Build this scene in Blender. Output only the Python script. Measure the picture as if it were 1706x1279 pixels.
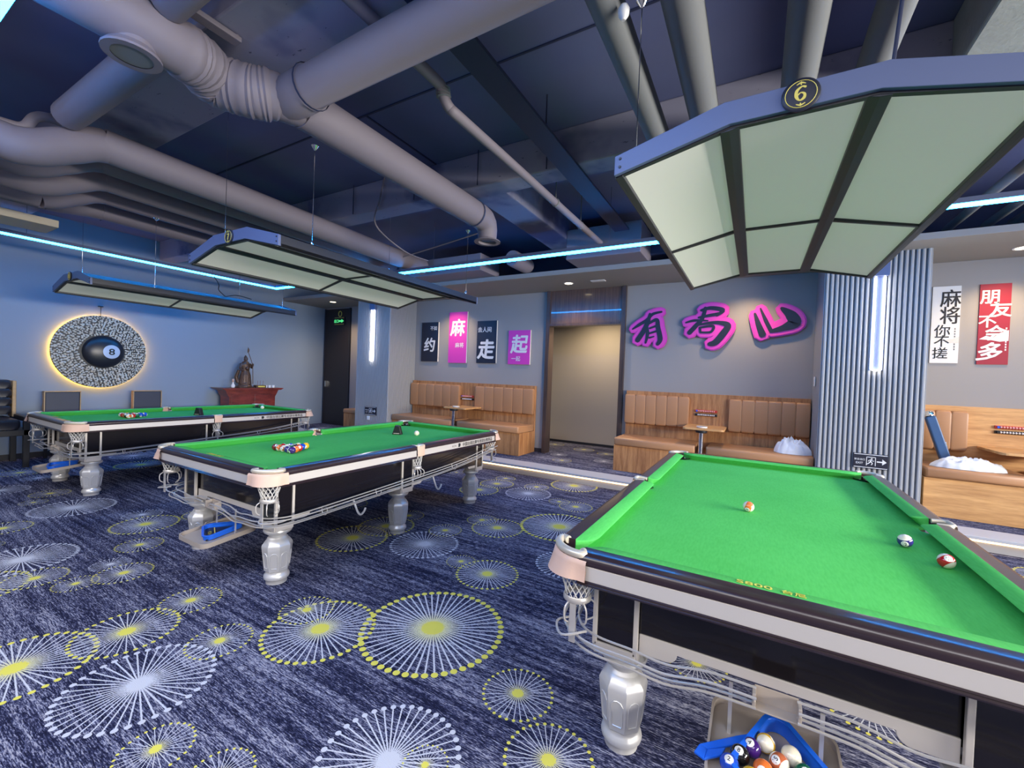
import bpy, math, random
from mathutils import Vector, Matrix
for _o in list(bpy.data.objects):
    bpy.data.objects.remove(_o, do_unlink=True)
scene = bpy.context.scene
COL = scene.collection
PI = math.pi
RN = random.Random(11)

# ------------------------------------------------------------------ camera, world, lights
def cam_axes(yaw, pitch, roll):
    cy, sy, cp, sp = math.cos(yaw), math.sin(yaw), math.cos(pitch), math.sin(pitch)
    f = Vector((sy*cp, cy*cp, sp)); r = Vector((cy, -sy, 0)); u = r.cross(f)
    cr, sr = math.cos(roll), math.sin(roll)
    return r*cr + u*sr, u*cr - r*sr, f
_r, _u, _f = cam_axes(-0.5207, -0.0165, 0.0371)
cam_d = bpy.data.cameras.new('camera'); cam = bpy.data.objects.new('camera', cam_d); COL.objects.link(cam)
cam_d.sensor_fit = 'HORIZONTAL'; cam_d.sensor_width = 36.0; cam_d.lens = 706.0*36.0/1706.0
cam_d.clip_start = 0.02; cam_d.clip_end = 100
m = Matrix.Identity(4)
for i in range(3):
    m[i][0], m[i][1], m[i][2] = _r[i], _u[i], -_f[i]
m.translation = Vector((0, 0, 1.4859)); cam.matrix_world = m
scene.camera = cam

w = bpy.data.worlds.new('world'); scene.world = w; w.use_nodes = True
w.node_tree.nodes['Background'].inputs[0].default_value = (0.55, 0.62, 0.8, 1)
w.node_tree.nodes['Background'].inputs[1].default_value = 0.12

def area(name, loc, target, sx, sy, power, color, spread=180):
    d = bpy.data.lights.new(name, 'AREA'); d.shape = 'RECTANGLE'; d.size = sx; d.size_y = sy
    d.energy = power; d.color = color; d.spread = math.radians(spread)
    o = bpy.data.objects.new(name, d); COL.objects.link(o); o.location = loc
    o.rotation_euler = (Vector(target) - Vector(loc)).to_track_quat('-Z', 'Y').to_euler()
    return o
# daylight from the windows on the right-hand side, and two added fill lights out of view
area('daylight_right', (5.6, 2.0, 1.95), (0.6, 2.6, 0.83), 7.0, 0.6, 460, (1.0, 0.95, 0.88), 110)
area('fill_light_behind', (-2.0, -1.5, 3.3), (-2.0, -0.6, 0.0), 9.0, 1.8, 290, (0.97, 0.95, 0.98), 160)  # unseen fill behind the camera, added to brighten tables and floor
area('fill_light_right', (4.4, 1.2, 3.3), (3.8, 1.4, 0.0), 1.8, 6.0, 100, (0.98, 0.95, 0.94), 160)  # second added fill, off to the right, evens out the light
def spot(loc, power, color, size=100, blend=0.9, radius=0.05, target=None):
    d = bpy.data.lights.new('downlight_beam', 'SPOT'); d.energy = power; d.color = color
    d.spot_size = math.radians(size); d.spot_blend = blend; d.shadow_soft_size = radius
    o = bpy.data.objects.new('downlight_beam', d); COL.objects.link(o); o.location = loc
    t = Vector(target) if target else Vector(loc) - Vector((0, 0, 1))
    o.rotation_euler = (t - Vector(loc)).to_track_quat('-Z', 'Y').to_euler()
    return o
DOWNLIGHTS = [(-8.35, 6.29), (-5.27, 6.45), (-2.68, 6.39), (-0.12, 6.45), (2.37, 6.49)]
for _x, _y in DOWNLIGHTS:
    spot((_x, _y, 3.0), 85, (1.0, 0.70, 0.36), 125, 0.9)
spot((-2.6, 7.5, 2.95), 170, (1.0, 0.78, 0.5), 150, 1.0)

scene.view_settings.view_transform = 'Standard'; scene.view_settings.look = 'None'
scene.view_settings.gamma = 1.0; scene.view_settings.use_curve_mapping = False
scene.view_settings.exposure = 0.0

# ------------------------------------------------------------------ materials
MATS = {}
def s2l(c):
    return tuple(((x/255)/12.92 if x/255 <= 0.04045 else ((x/255+0.055)/1.055)**2.4) for x in c)
class NT:
    def __init__(s, mat): s.t = mat.node_tree; s.n = s.t.nodes
    def new(s, t, **k):
        n = s.n.new(t)
        for a, b in k.items(): setattr(n, a, b)
        return n
    def link(s, a, b): s.t.links.new(a, b)
    def val(s, x, sock):
        if isinstance(x, (int, float)): sock.default_value = x
        else: s.link(x, sock)
    def math(s, op, a, b=None, c=None, clamp=False):
        n = s.new('ShaderNodeMath', operation=op); n.use_clamp = clamp
        s.val(a, n.inputs[0])
        if b is not None: s.val(b, n.inputs[1])
        if c is not None: s.val(c, n.inputs[2])
        return n.outputs[0]
    def mixc(s, fac, a, b):
        n = s.new('ShaderNodeMix', data_type='RGBA'); s.val(fac, n.inputs[0])
        for x, k in ((a, 6), (b, 7)):
            if isinstance(x, tuple): n.inputs[k].default_value = (*x[:3], 1)
            else: s.link(x, n.inputs[k])
        return n.outputs[2]
    def noise(s, vec, scale=1.0, detail=2.0, rough=0.5):
        n = s.new('ShaderNodeTexNoise'); n.inputs['Scale'].default_value = scale
        n.inputs['Detail'].default_value = detail; n.inputs['Roughness'].default_value = rough
        if vec is not None: s.link(vec, n.inputs['Vector'])
        return n.outputs[0]
    def mapping(s, vec, scale=(1, 1, 1), loc=(0, 0, 0), rot=(0, 0, 0)):
        n = s.new('ShaderNodeMapping'); n.inputs['Scale'].default_value = scale
        n.inputs['Location'].default_value = loc; n.inputs['Rotation'].default_value = rot
        s.link(vec, n.inputs['Vector']); return n.outputs[0]
    def ramp(s, fac, stops):
        n = s.new('ShaderNodeValToRGB'); s.link(fac, n.inputs[0]); e = n.color_ramp.elements
        while len(e) < len(stops): e.new(0.5)
        for i, (p, c) in enumerate(stops):
            e[i].position = p; e[i].color = (*c[:3], 1) if len(c) >= 3 else (c[0],)*3 + (1,)
        return n.outputs[0]
def base_mat(name):
    mt = bpy.data.materials.new(name); mt.use_nodes = True
    b = mt.node_tree.nodes['Principled BSDF']; MATS[name] = mt
    return mt, NT(mt), b
def mat(name, col, rough=0.6, metal=0.0, var=0.12, scale=9.0, bump=0.0, bscale=60.0, coat=0.0, coord='Object', spec=0.5, stretch=(1, 1, 1)):
    """plain procedural material: colour with soft mottling and optional fine relief"""
    mt, n, b = base_mat(name)
    tc = n.new('ShaderNodeTexCoord').outputs[coord]
    v = n.mapping(tc, stretch)
    f = n.noise(v, scale, 3)
    f2 = n.math('MULTIPLY_ADD', n.math('SUBTRACT', f, 0.5), var*3, 0.5, True)
    lo = tuple(c*(1-var) for c in col); hi = tuple(min(1, c*(1+var)) for c in col)
    n.link(n.mixc(f2, lo, hi), b.inputs['Base Color'])
    b.inputs['Roughness'].default_value = rough; b.inputs['Metallic'].default_value = metal
    b.inputs['Coat Weight'].default_value = coat; b.inputs['Coat Roughness'].default_value = 0.12
    b.inputs['Specular IOR Level'].default_value = spec
    if bump:
        bm = n.new('ShaderNodeBump'); bm.inputs['Strength'].default_value = bump; bm.inputs['Distance'].default_value = 0.004
        n.link(n.noise(v, bscale, 3), bm.inputs['Height']); n.link(bm.outputs[0], b.inputs['Normal'])
    return mt
def emit(name, col, strength):
    mt, n, b = base_mat(name)
    b.inputs['Base Color'].default_value = (0.6, 0.6, 0.6, 1)
    b.inputs['Emission Color'].default_value = (*col, 1); b.inputs['Emission Strength'].default_value = strength
    return mt
def wood(name, c1, c2, rough=0.45, stretch=(14, 14, 1.2), coat=0.0):
    mt, n, b = base_mat(name)
    tc = n.new('ShaderNodeTexCoord').outputs['Object']
    v = n.mapping(tc, stretch)
    a = n.noise(v, 2.2, 5, 0.62); a2 = n.noise(n.mapping(tc, tuple(4*s for s in stretch)), 3.0, 3)
    f = n.math('ADD', n.math('MULTIPLY', a, 0.75), n.math('MULTIPLY', a2, 0.25))
    n.link(n.ramp(f, [(0.36, c1), (0.5, tuple((x+y)/2 for x, y in zip(c1, c2))), (0.64, c2)]), b.inputs['Base Color'])
    b.inputs['Roughness'].default_value = rough; b.inputs['Coat Weight'].default_value = coat
    return mt
M_wall = mat('wall_paint', (0.30, 0.285, 0.275), 0.75, var=0.05, bump=0.05, bscale=220)
M_wallL = mat('wall_paint_left', (0.235, 0.285, 0.345), 0.7, var=0.05, bump=0.05, bscale=220)
M_wallU = mat('upper_wall_paint', (0.055, 0.055, 0.085), 0.8, var=0.2)
M_slab = mat('ceiling_slab_paint', (0.115, 0.135, 0.27), 0.8, var=0.25, scale=1.6, bump=0.15, bscale=12)
M_pipe = mat('duct_paint', (0.185, 0.163, 0.195), 0.65, var=0.12, scale=3, bump=0.1, bscale=30)
M_pipeG = mat('grey_pipe_paint', (0.165, 0.175, 0.18), 0.65, var=0.12, scale=3, bump=0.1, bscale=30)
M_darkduct = mat('dark_tray_paint', (0.022, 0.03, 0.075), 0.6)
M_soffit = mat('soffit_paint', (0.27, 0.26, 0.25), 0.75, var=0.04)
M_stone = mat('step_stone', (0.42, 0.43, 0.47), 0.4, var=0.1, scale=5)
M_flute = mat('column_panel', (0.33, 0.335, 0.345), 0.5, var=0.05)
M_fluted = mat('column_backing', (0.10, 0.11, 0.125), 0.6)
M_white = mat('white_plastic', (0.75, 0.75, 0.74), 0.45, var=0.03)
M_black = mat('black_plastic', (0.012, 0.012, 0.014), 0.4, var=0.1)
M_alu = mat('silver_metal', (0.56, 0.55, 0.54), 0.38, metal=0.55, var=0.06)
M_chrome = mat('chrome', (0.75, 0.75, 0.76), 0.12, metal=1.0, var=0.02)
M_lampend = mat('lamp_end_metal', (0.105, 0.135, 0.25), 0.45, metal=0.1, var=0.04)
M_lampdark = mat('lamp_dark_metal', (0.018, 0.019, 0.027), 0.42, var=0.15)
def diffuser():
    mt, n, b = base_mat('lamp_diffuser')
    b.inputs['Base Color'].default_value = (0.68, 0.66, 0.62, 1); b.inputs['Roughness'].default_value = 0.55
    b.inputs['Emission Color'].default_value = (1.0, 0.95, 0.86, 1); b.inputs['Emission Strength'].default_value = 0.14
    return mt
M_diff = diffuser()
M_railwood = mat('dark_rail_wood', (0.026, 0.015, 0.019), 0.28, var=0.3, scale=6, coat=0.5, stretch=(1, 8, 1))
M_cabinet = mat('black_gloss_panel', (0.0075, 0.006, 0.008), 0.16, var=0.2, coat=0.3)
M_skirt = mat('champagne_skirt', (0.60, 0.56, 0.52), 0.42, metal=0.25, var=0.05)
M_leg = mat('silver_leg_paint', (0.66, 0.65, 0.64), 0.34, metal=0.4, var=0.06)
M_leather = mat('pocket_leather', (0.66, 0.44, 0.33), 0.55, var=0.1, scale=14, bump=0.1, bscale=120)
M_brass = mat('pocket_rim_metal', (0.62, 0.56, 0.45), 0.35, metal=0.35, var=0.08)
M_net = mat('pocket_net_cord', (0.66, 0.65, 0.63), 0.8)
M_wire = mat('return_wire_metal', (0.60, 0.57, 0.54), 0.35, metal=0.5)
M_brown = mat('return_plate_metal', (0.42, 0.36, 0.31), 0.5, metal=0.2, var=0.1)
def cloth():
    mt, n, b = base_mat('green_cloth')
    tc = n.new('ShaderNodeTexCoord').outputs['Object']
    a = n.noise(n.mapping(tc, (40, 8, 20)), 3, 3); c = n.noise(tc, 2.2, 2)
    f = n.math('ADD', n.math('MULTIPLY', a, 0.5), n.math('MULTIPLY', c, 0.5))
    n.link(n.ramp(f, [(0.3, (0.062, 0.42, 0.078)), (0.7, (0.095, 0.53, 0.113))]), b.inputs['Base Color'])
    b.inputs['Roughness'].default_value = 0.9; b.inputs['Specular IOR Level'].default_value = 0.15
    bm = n.new('ShaderNodeBump'); bm.inputs['Strength'].default_value = 0.15; bm.inputs['Distance'].default_value = 0.002
    n.link(n.noise(tc, 260, 2), bm.inputs['Height']); n.link(bm.outputs[0], b.inputs['Normal'])
    return mt
M_cloth = cloth()
M_bench = wood('bench_veneer', (0.25, 0.10, 0.036), (0.52, 0.255, 0.10), 0.45, (11, 11, 0.9))
M_benchH = wood('bench_veneer_horizontal', (0.43, 0.21, 0.075), (0.68, 0.38, 0.15), 0.45, (0.9, 11, 11))
M_leath = mat('tan_leather', (0.41, 0.205, 0.095), 0.45, var=0.1, scale=5, bump=0.12, bscale=150)
M_seam = mat('leather_seam', (0.13, 0.07, 0.04), 0.7)
M_doorwood = wood('dark_door_veneer', (0.035, 0.022, 0.022), (0.115, 0.07, 0.055), 0.3, (16, 16, 0.8), 0.2)
M_door = mat('dark_door', (0.018, 0.014, 0.016), 0.4, var=0.2, scale=4, stretch=(1, 1, .2))
M_red = wood('red_lacquer_wood', (0.10, 0.012, 0.010), (0.24, 0.035, 0.025), 0.35, (2, 2, 9), 0.3)
M_bronze = mat('dark_bronze', (0.10, 0.058, 0.04), 0.42, metal=0.4, var=0.5, scale=40, bump=0.6, bscale=70)
M_navy = mat('navy_leather', (0.032, 0.038, 0.058), 0.5, var=0.15)
M_blackleather = mat('black_leather', (0.014, 0.014, 0.019), 0.38, var=0.3, bump=0.15, bscale=60)
M_trimwood = mat('chair_trim', (0.42, 0.27, 0.13), 0.5, var=0.3, scale=30)
M_magenta = mat('magenta_board', (0.62, 0.045, 0.42), 0.5, var=0.05)
M_pink = mat('pink_acrylic', (0.74, 0.05, 0.45), 0.35, var=0.04)
M_ink = mat('navy_ink_board', (0.010, 0.012, 0.026), 0.45, var=0.1)
M_print = mat('white_print', (0.70, 0.70, 0.70), 0.6, var=0.02)
M_blackprint = mat('black_print', (0.01, 0.01, 0.012), 0.6, var=0.02)
M_redboard = mat('red_board', (0.30, 0.012, 0.028), 0.5, var=0.08)
M_yellowprint = mat('yellow_print', (0.75, 0.72, 0.12), 0.6, var=0.02)
M_gold = mat('gold_print', (0.74, 0.62, 0.12), 0.4, var=0.05)
M_blue = mat('blue_plastic', (0.012, 0.13, 0.72), 0.32, var=0.06)
M_bluecase = mat('blue_case', (0.03, 0.09, 0.22), 0.45, var=0.15)
M_towel = mat('white_towel', (0.78, 0.79, 0.80), 0.9, var=0.04, bump=0.3, bscale=120)
M_pebble = mat('mirror_pebble', (0.62, 0.58, 0.50), 0.3, metal=0.0, var=0.3, scale=30)
M_ivory = mat('ivory_ball', (0.80, 0.74, 0.58), 0.1, var=0.02, coat=0.4)
M_redbead = mat('red_bead', (0.5, 0.04, 0.03), 0.3)
M_blackbead = mat('black_bead', (0.02, 0.015, 0.015), 0.3)
M_frosted = mat('white_ceramic', (0.78, 0.78, 0.78), 0.2, var=0.02)
E_blue = emit('blue_led', (0.009, 0.30, 1.0), 56.0)
E_col = emit('column_tube_light', (1.0, 0.96, 0.97), 18.0)
E_halo = emit('halo_led', (1.0, 0.50, 0.07), 42.0)
E_step = emit('step_led', (1.0, 0.62, 0.27), 5.0)
E_down = emit('downlight_lens', (1.0, 0.80, 0.50), 6.0)
E_green = emit('exit_green', (0.05, 1.0, 0.18), 0.75)

def ball_mat(name, col, stripe):
    mt, n, b = base_mat(name)
    p = n.new('ShaderNodeSeparateXYZ'); n.link(n.new('ShaderNodeTexCoord').outputs['Object'], p.inputs[0])
    white = (0.78, 0.73, 0.60)
    R_ = 0.0286
    if stripe:
        band = n.math('LESS_THAN', n.math('ABSOLUTE', p.outputs[2]), R_*0.54)
        c = n.mixc(band, white, col)
    else:
        c = n.mixc(0.0, col, col)
    disc = n.math('GREATER_THAN', n.math('ABSOLUTE', p.outputs[0]), R_*0.885)
    n.link(n.mixc(disc, c, (0.82, 0.80, 0.74)), b.inputs['Base Color'])
    b.inputs['Roughness'].default_value = 0.08; b.inputs['Coat Weight'].default_value = 0.5
    return mt
BALLC = {1: ('yellow', (0.72, 0.42, 0.02)), 2: ('blue', (0.01, 0.06, 0.45)), 3: ('red', (0.5, 0.012, 0.02)), 4: ('purple', (0.045, 0.012, 0.14)),
         5: ('orange', (0.72, 0.16, 0.03)), 6: ('green', (0.01, 0.12, 0.06)), 7: ('maroon', (0.16, 0.015, 0.02)), 8: ('black', (0.008, 0.008, 0.01))}
def ball_material(k):
    nm = 'ball_%d' % k
    if nm in MATS: return MATS[nm]
    c = BALLC[k if k <= 8 else k-8][1]
    if k == 15: c = (0.50, 0.13, 0.05)
    if k == 12: c = (0.03, 0.02, 0.16)
    return ball_mat(nm, c, k > 8)

def carpet():
    mt, n, b = base_mat('carpet')
    pos = n.new('ShaderNodeNewGeometry').outputs['Position']
    fine = n.noise(n.mapping(pos, (24, 190, 1)), 1.0, 2, 0.6)
    fine2 = n.noise(n.mapping(pos, (75, 300, 1), (3.1, 1.7, 0)), 1.0, 2, 0.6)
    med = n.noise(n.mapping(pos, (2.2, 34, 1)), 1.0, 3, 0.6)
    big = n.noise(n.mapping(pos, (0.7, 3.0, 1)), 1.0, 2)
    s = n.math('ADD', n.math('MULTIPLY', fine, 0.46), n.math('MULTIPLY', fine2, 0.30))
    s = n.math('ADD', s, n.math('MULTIPLY', med, 0.30)); s = n.math('ADD', s, n.math('MULTIPLY', big, 0.14))
    base = n.ramp(s, [(0.53, (0.008, 0.009, 0.026)), (0.59, (0.024, 0.027, 0.068)), (0.635, (0.11, 0.115, 0.19)), (0.70, (0.34, 0.34, 0.40))])
    col = base
    wob = n.math('MULTIPLY', n.math('SUBTRACT', n.noise(pos, 160, 2), 0.5), 0.016)
    for k in (1, 2, 3):
        at = n.new('ShaderNodeAttribute'); at.attribute_name = 'motif%d' % k
        x = n.new('ShaderNodeSeparateXYZ'); n.link(at.outputs['Vector'], x.inputs[0])
        u, v, code = x.outputs[0], x.outputs[1], x.outputs[2]
        on = n.math('GREATER_THAN', code, 0.5)
        yel = n.math('GREATER_THAN', code, 100.0)
        cnt = n.math('ROUND', n.math('SUBTRACT', code, n.math('MULTIPLY', yel, 100.0)))
        r = n.math('SQRT', n.math('ADD', n.math('MULTIPLY', u, u), n.math('MULTIPLY', v, v)))
        th = n.math('ARCTAN2', v, u)
        a = n.math('ABSOLUTE', n.math('SUBTRACT', n.math('FRACT', n.math('MULTIPLY_ADD', n.math('MULTIPLY', th, cnt), 1/(2*PI), 0.5+64)), 0.5))
        d = n.math('DIVIDE', n.math('MULTIPLY', n.math('MULTIPLY', a, r), 2*PI), cnt)   # distance to the nearest spoke
        rr = n.math('ADD', r, 0.0)
        spoke = n.math('MULTIPLY', n.math('LESS_THAN', n.math('ADD', d, wob), 0.0108), n.math('LESS_THAN', r, 0.95))
        dr = n.math('SUBTRACT', rr, 0.95)
        dot = n.math('LESS_THAN', n.math('SQRT', n.math('ADD', n.math('MULTIPLY', dr, dr), n.math('MULTIPLY', d, d))), 0.043)
        core = n.math('LESS_THAN', n.math('ADD', r, n.math('MULTIPLY', wob, 8.0)), 0.155)
        ring = n.math('MAXIMUM', n.math('MAXIMUM', spoke, dot), core)
        mask = n.math('MULTIPLY', ring, on)
        white = (0.52, 0.53, 0.58); yell = (0.66, 0.60, 0.10)
        glow = n.math('SUBTRACT', 1.0, n.math('DIVIDE', r, 0.42), None, True)
        ycol = n.mixc(n.math('MAXIMUM', dot, n.math('MAXIMUM', core, glow)), white, yell)
        mc = n.mixc(yel, white, ycol)
        col = n.mixc(mask, col, mc)
    n.link(col, b.inputs['Base Color'])
    b.inputs['Roughness'].default_value = 0.95; b.inputs['Specular IOR Level'].default_value = 0.1
    bm = n.new('ShaderNodeBump'); bm.inputs['Strength'].default_value = 0.35; bm.inputs['Distance'].default_value = 0.004
    n.link(fine2, bm.inputs['Height']); n.link(bm.outputs[0], b.inputs['Normal'])
    return mt
M_carpet = carpet()

# ------------------------------------------------------------------ mesh helpers
class MB:
    def __init__(s): s.v = []; s.f = []; s.m = []
    def add(s, vs, fs, mi=0):
        o = len(s.v); s.v += [tuple(p) for p in vs]; s.f += [tuple(i+o for i in f) for f in fs]; s.m += [mi]*len(fs); return s
    def box(s, x0, x1, y0, y1, z0, z1, mi=0, M=None):
        vs = [(x, y, z) for z in (z0, z1) for y in (y0, y1) for x in (x0, x1)]
        if M is not None: vs = [tuple(M @ Vector(p)) for p in vs]
        return s.add(vs, [(0, 2, 3, 1), (4, 5, 7, 6), (0, 1, 5, 4), (2, 6, 7, 3), (0, 4, 6, 2), (1, 3, 7, 5)], mi)
    def prism(s, poly, d0, d1, M=None, mi=0):
        """polygon in local xy extruded along local z"""
        M = M or Matrix.Identity(4); n = len(poly)
        vs = [tuple(M @ Vector((x, y, d))) for d in (d0, d1) for x, y in poly]
        fs = [tuple(range(n-1, -1, -1)), tuple(range(n, 2*n))] + [(i, (i+1) % n, n+(i+1) % n, n+i) for i in range(n)]
        return s.add(vs, fs, mi)
    def lathe(s, prof, n=24, M=None, mi=0, rot=0.0, cap=True):
        M = M or Matrix.Identity(4); vs = []; fs = []
        for r, z in prof:
            for i in range(n):
                a = 2*PI*i/n + rot; vs.append(tuple(M @ Vector((r*math.cos(a), r*math.sin(a), z))))
        for k in range(len(prof)-1):
            for i in range(n):
                j = (i+1) % n; fs.append((k*n+i, k*n+j, (k+1)*n+j, (k+1)*n+i))
        if cap:
            fs.append(tuple(range(n-1, -1, -1))); L = (len(prof)-1)*n; fs.append(tuple(L+i for i in range(n)))
        return s.add(vs, fs, mi)
    def tube(s, pts, r, n=8, closed=False, mi=0, cap=True):
        P = [Vector(p) for p in pts]; N = len(P)
        rs = r if isinstance(r, (list, tuple)) else [r]*N
        T = []
        for i in range(N):
            a = P[(i-1) % N] if (closed or i > 0) else P[i]; b = P[(i+1) % N] if (closed or i < N-1) else P[i]
            t = (b-a); T.append(t.normalized() if t.length > 1e-9 else Vector((0, 0, 1)))
        up = Vector((0, 0, 1)) if abs(T[0].z) < 0.9 else Vector((1, 0, 0))
        nrm = (up - T[0]*up.dot(T[0])).normalized(); vs = []; fs = []
        for i in range(N):
            nrm = (nrm - T[i]*nrm.dot(T[i])).normalized(); bi = T[i].cross(nrm)
            for k in range(n):
                a = 2*PI*k/n; vs.append(tuple(P[i] + (nrm*math.cos(a) + bi*math.sin(a))*rs[i]))
        for i in range(N if closed else N-1):
            j = (i+1) % N
            for k in range(n):
                l = (k+1) % n; fs.append((i*n+k, i*n+l, j*n+l, j*n+k))
        if cap and not closed:
            fs.append(tuple(range(n-1, -1, -1))); L = (N-1)*n; fs.append(tuple(L+k for k in range(n)))
        return s.add(vs, fs, mi)
    def sphere(s, c, r, nu=16, nv=10, mi=0, sc=(1, 1, 1)):
        vs = [(c[0], c[1], c[2]+r*sc[2])]; fs = []
        for j in range(1, nv):
            p = PI*j/nv
            for i in range(nu):
                a = 2*PI*i/nu; vs.append((c[0]+r*sc[0]*math.sin(p)*math.cos(a), c[1]+r*sc[1]*math.sin(p)*math.sin(a), c[2]+r*sc[2]*math.cos(p)))
        vs.append((c[0], c[1], c[2]-r*sc[2])); L = len(vs)-1
        for i in range(nu):
            j = (i+1) % nu; fs.append((0, 1+i, 1+j)); fs.append((L, 1+(nv-2)*nu+j, 1+(nv-2)*nu+i))
            for k in range(nv-2): fs.append((1+k*nu+i, 1+(k+1)*nu+i, 1+(k+1)*nu+j, 1+k*nu+j))
        return s.add(vs, fs, mi)
    def build(s, name, mats, parent=None, smooth=None, bevel=None, loc=None, remesh=None, subsurf=0):
        me = bpy.data.meshes.new(name); me.from_pydata(s.v, [], s.f)
        for mm in (mats if isinstance(mats, (list, tuple)) else [mats]): me.materials.append(mm)
        me.polygons.foreach_set('material_index', s.m)
        me.validate(); me.update()
        if smooth:
            me.polygons.foreach_set('use_smooth', [True]*len(me.polygons)); me.set_sharp_from_angle(angle=math.radians(smooth))
        o = bpy.data.objects.new(name, me); COL.objects.link(o)
        if parent: o.parent = parent
        if loc: o.location = loc
        if remesh:
            md = o.modifiers.new('remesh', 'REMESH'); md.mode = 'VOXEL'; md.voxel_size = remesh; md.use_smooth_shade = True
        if bevel:
            md = o.modifiers.new('bevel', 'BEVEL'); md.width = bevel; md.segments = 2; md.limit_method = 'ANGLE'
        if subsurf:
            md = o.modifiers.new('subsurf', 'SUBSURF'); md.levels = subsurf; md.render_levels = subsurf
        return o
def tag(o, label=None, cat=None, group=None, kind=None):
    if label: o['label'] = label
    if cat: o['category'] = cat
    if group: o['group'] = group
    if kind: o['kind'] = kind
    return o
def empty(name, loc, label, cat, group=None, rz=0.0):
    o = bpy.data.objects.new(name, None); COL.objects.link(o); o.location = loc; o.rotation_euler.z = rz
    o.empty_display_size = 0.05
    return tag(o, label, cat, group)
def copy_tree(o, parent=None):
    c = o.copy(); COL.objects.link(c)
    if parent: c.parent = parent
    for ch in list(o.children): copy_tree(ch, c)
    return c
def struct(o): o['kind'] = 'structure'; return o
def smooth_path(pts, n=6, closed=False):
    """Catmull-Rom"""
    P = [Vector(p) for p in pts]; out = []; N = len(P)
    for i in range(N if closed else N-1):
        p0 = P[(i-1) % N] if (closed or i > 0) else P[0]; p1 = P[i]; p2 = P[(i+1) % N]; p3 = P[(i+2) % N] if (closed or i+2 < N) else P[-1]
        for k in range(n):
            t = k/n
            out.append(0.5*((2*p1)+(p2-p0)*t+(2*p0-5*p1+4*p2-p3)*t*t+(3*p1-p0-3*p2+p3)*t**3))
    if not closed: out.append(P[-1])
    return out
# text: glyph outlines turned into mesh, facing -Y (readable from the room) by default
_tc = {}
def text_geo(txt, bold=0.0, res=3):
    key = (txt, bold, res)
    if key in _tc: return _tc[key]
    cu = bpy.data.curves.new('lettering', 'FONT'); cu.body = txt; cu.size = 1.0; cu.align_x = 'CENTER'; cu.align_y = 'CENTER'
    cu.offset = bold; cu.resolution_u = res; cu.extrude = 0.0
    o = bpy.data.objects.new('lettering', cu); COL.objects.link(o)
    dg = bpy.context.evaluated_depsgraph_get(); ev = o.evaluated_get(dg)
    me = bpy.data.meshes.new_from_object(ev)
    vs = [tuple(v.co) for v in me.vertices]; fs = [tuple(p.vertices) for p in me.polygons]
    bpy.data.objects.remove(o, do_unlink=True); bpy.data.curves.remove(cu); bpy.data.meshes.remove(me)
    if vs:
        cx = (min(v[0] for v in vs)+max(v[0] for v in vs))/2; cy = (min(v[1] for v in vs)+max(v[1] for v in vs))/2
        hgt = max(v[1] for v in vs)-min(v[1] for v in vs); wid = max(v[0] for v in vs)-min(v[0] for v in vs)
        vs = [(v[0]-cx, v[1]-cy, 0) for v in vs]
    else: hgt = wid = 1
    _tc[key] = (vs, fs, wid, hgt); return _tc[key]
FACE_ROOM = Matrix(((1, 0, 0, 0), (0, 0, -1, 0), (0, 1, 0, 0), (0, 0, 0, 1)))          # local x->X, y->Z, normal -> -Y
FACE_RIGHT = Matrix(((0, 0, 1, 0), (1, 0, 0, 0), (0, 1, 0, 0), (0, 0, 0, 1)))          # local x->Y, y->Z, normal -> +X
def text(mb, txt, center, height=None, width=None, M=FACE_ROOM, bold=0.0, mi=0, sx=1.0, res=3, rot=0.0, shear=0.0):
    """bold: extra stroke weight, by layering shifted copies of the glyphs"""
    if bold > 0:
        h0 = height if height else 0
        vs, fs, wd, hg = text_geo(txt, 0.0, res); kk = (height/hg if height else width/wd)
        for i in range(6):
            a = PI*2*i/6; q = M.to_3x3() @ Vector((math.cos(a)*bold*kk, math.sin(a)*bold*kk, 0))
            text(mb, txt, Vector(center)+q+M.to_3x3() @ Vector((0, 0, i*.00025)), height, width, M, 0.0, mi, sx, res, rot, shear)
        return
    vs, fs, wd, hg = text_geo(txt, 0.0, res)
    k = height/hg if height else width/wd
    kx = k*sx
    if height and width: kx = width/wd
    c = Vector(center); q = M.to_3x3(); cr, sr = math.cos(rot), math.sin(rot)
    out = []
    for x, y, _ in vs:
        a, b_ = x*kx + y*k*shear, y*k
        a, b_ = a*cr-b_*sr, a*sr+b_*cr
        out.append(tuple(c + q @ Vector((a, b_, 0))))
    mb.add(out, fs, mi)
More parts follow.
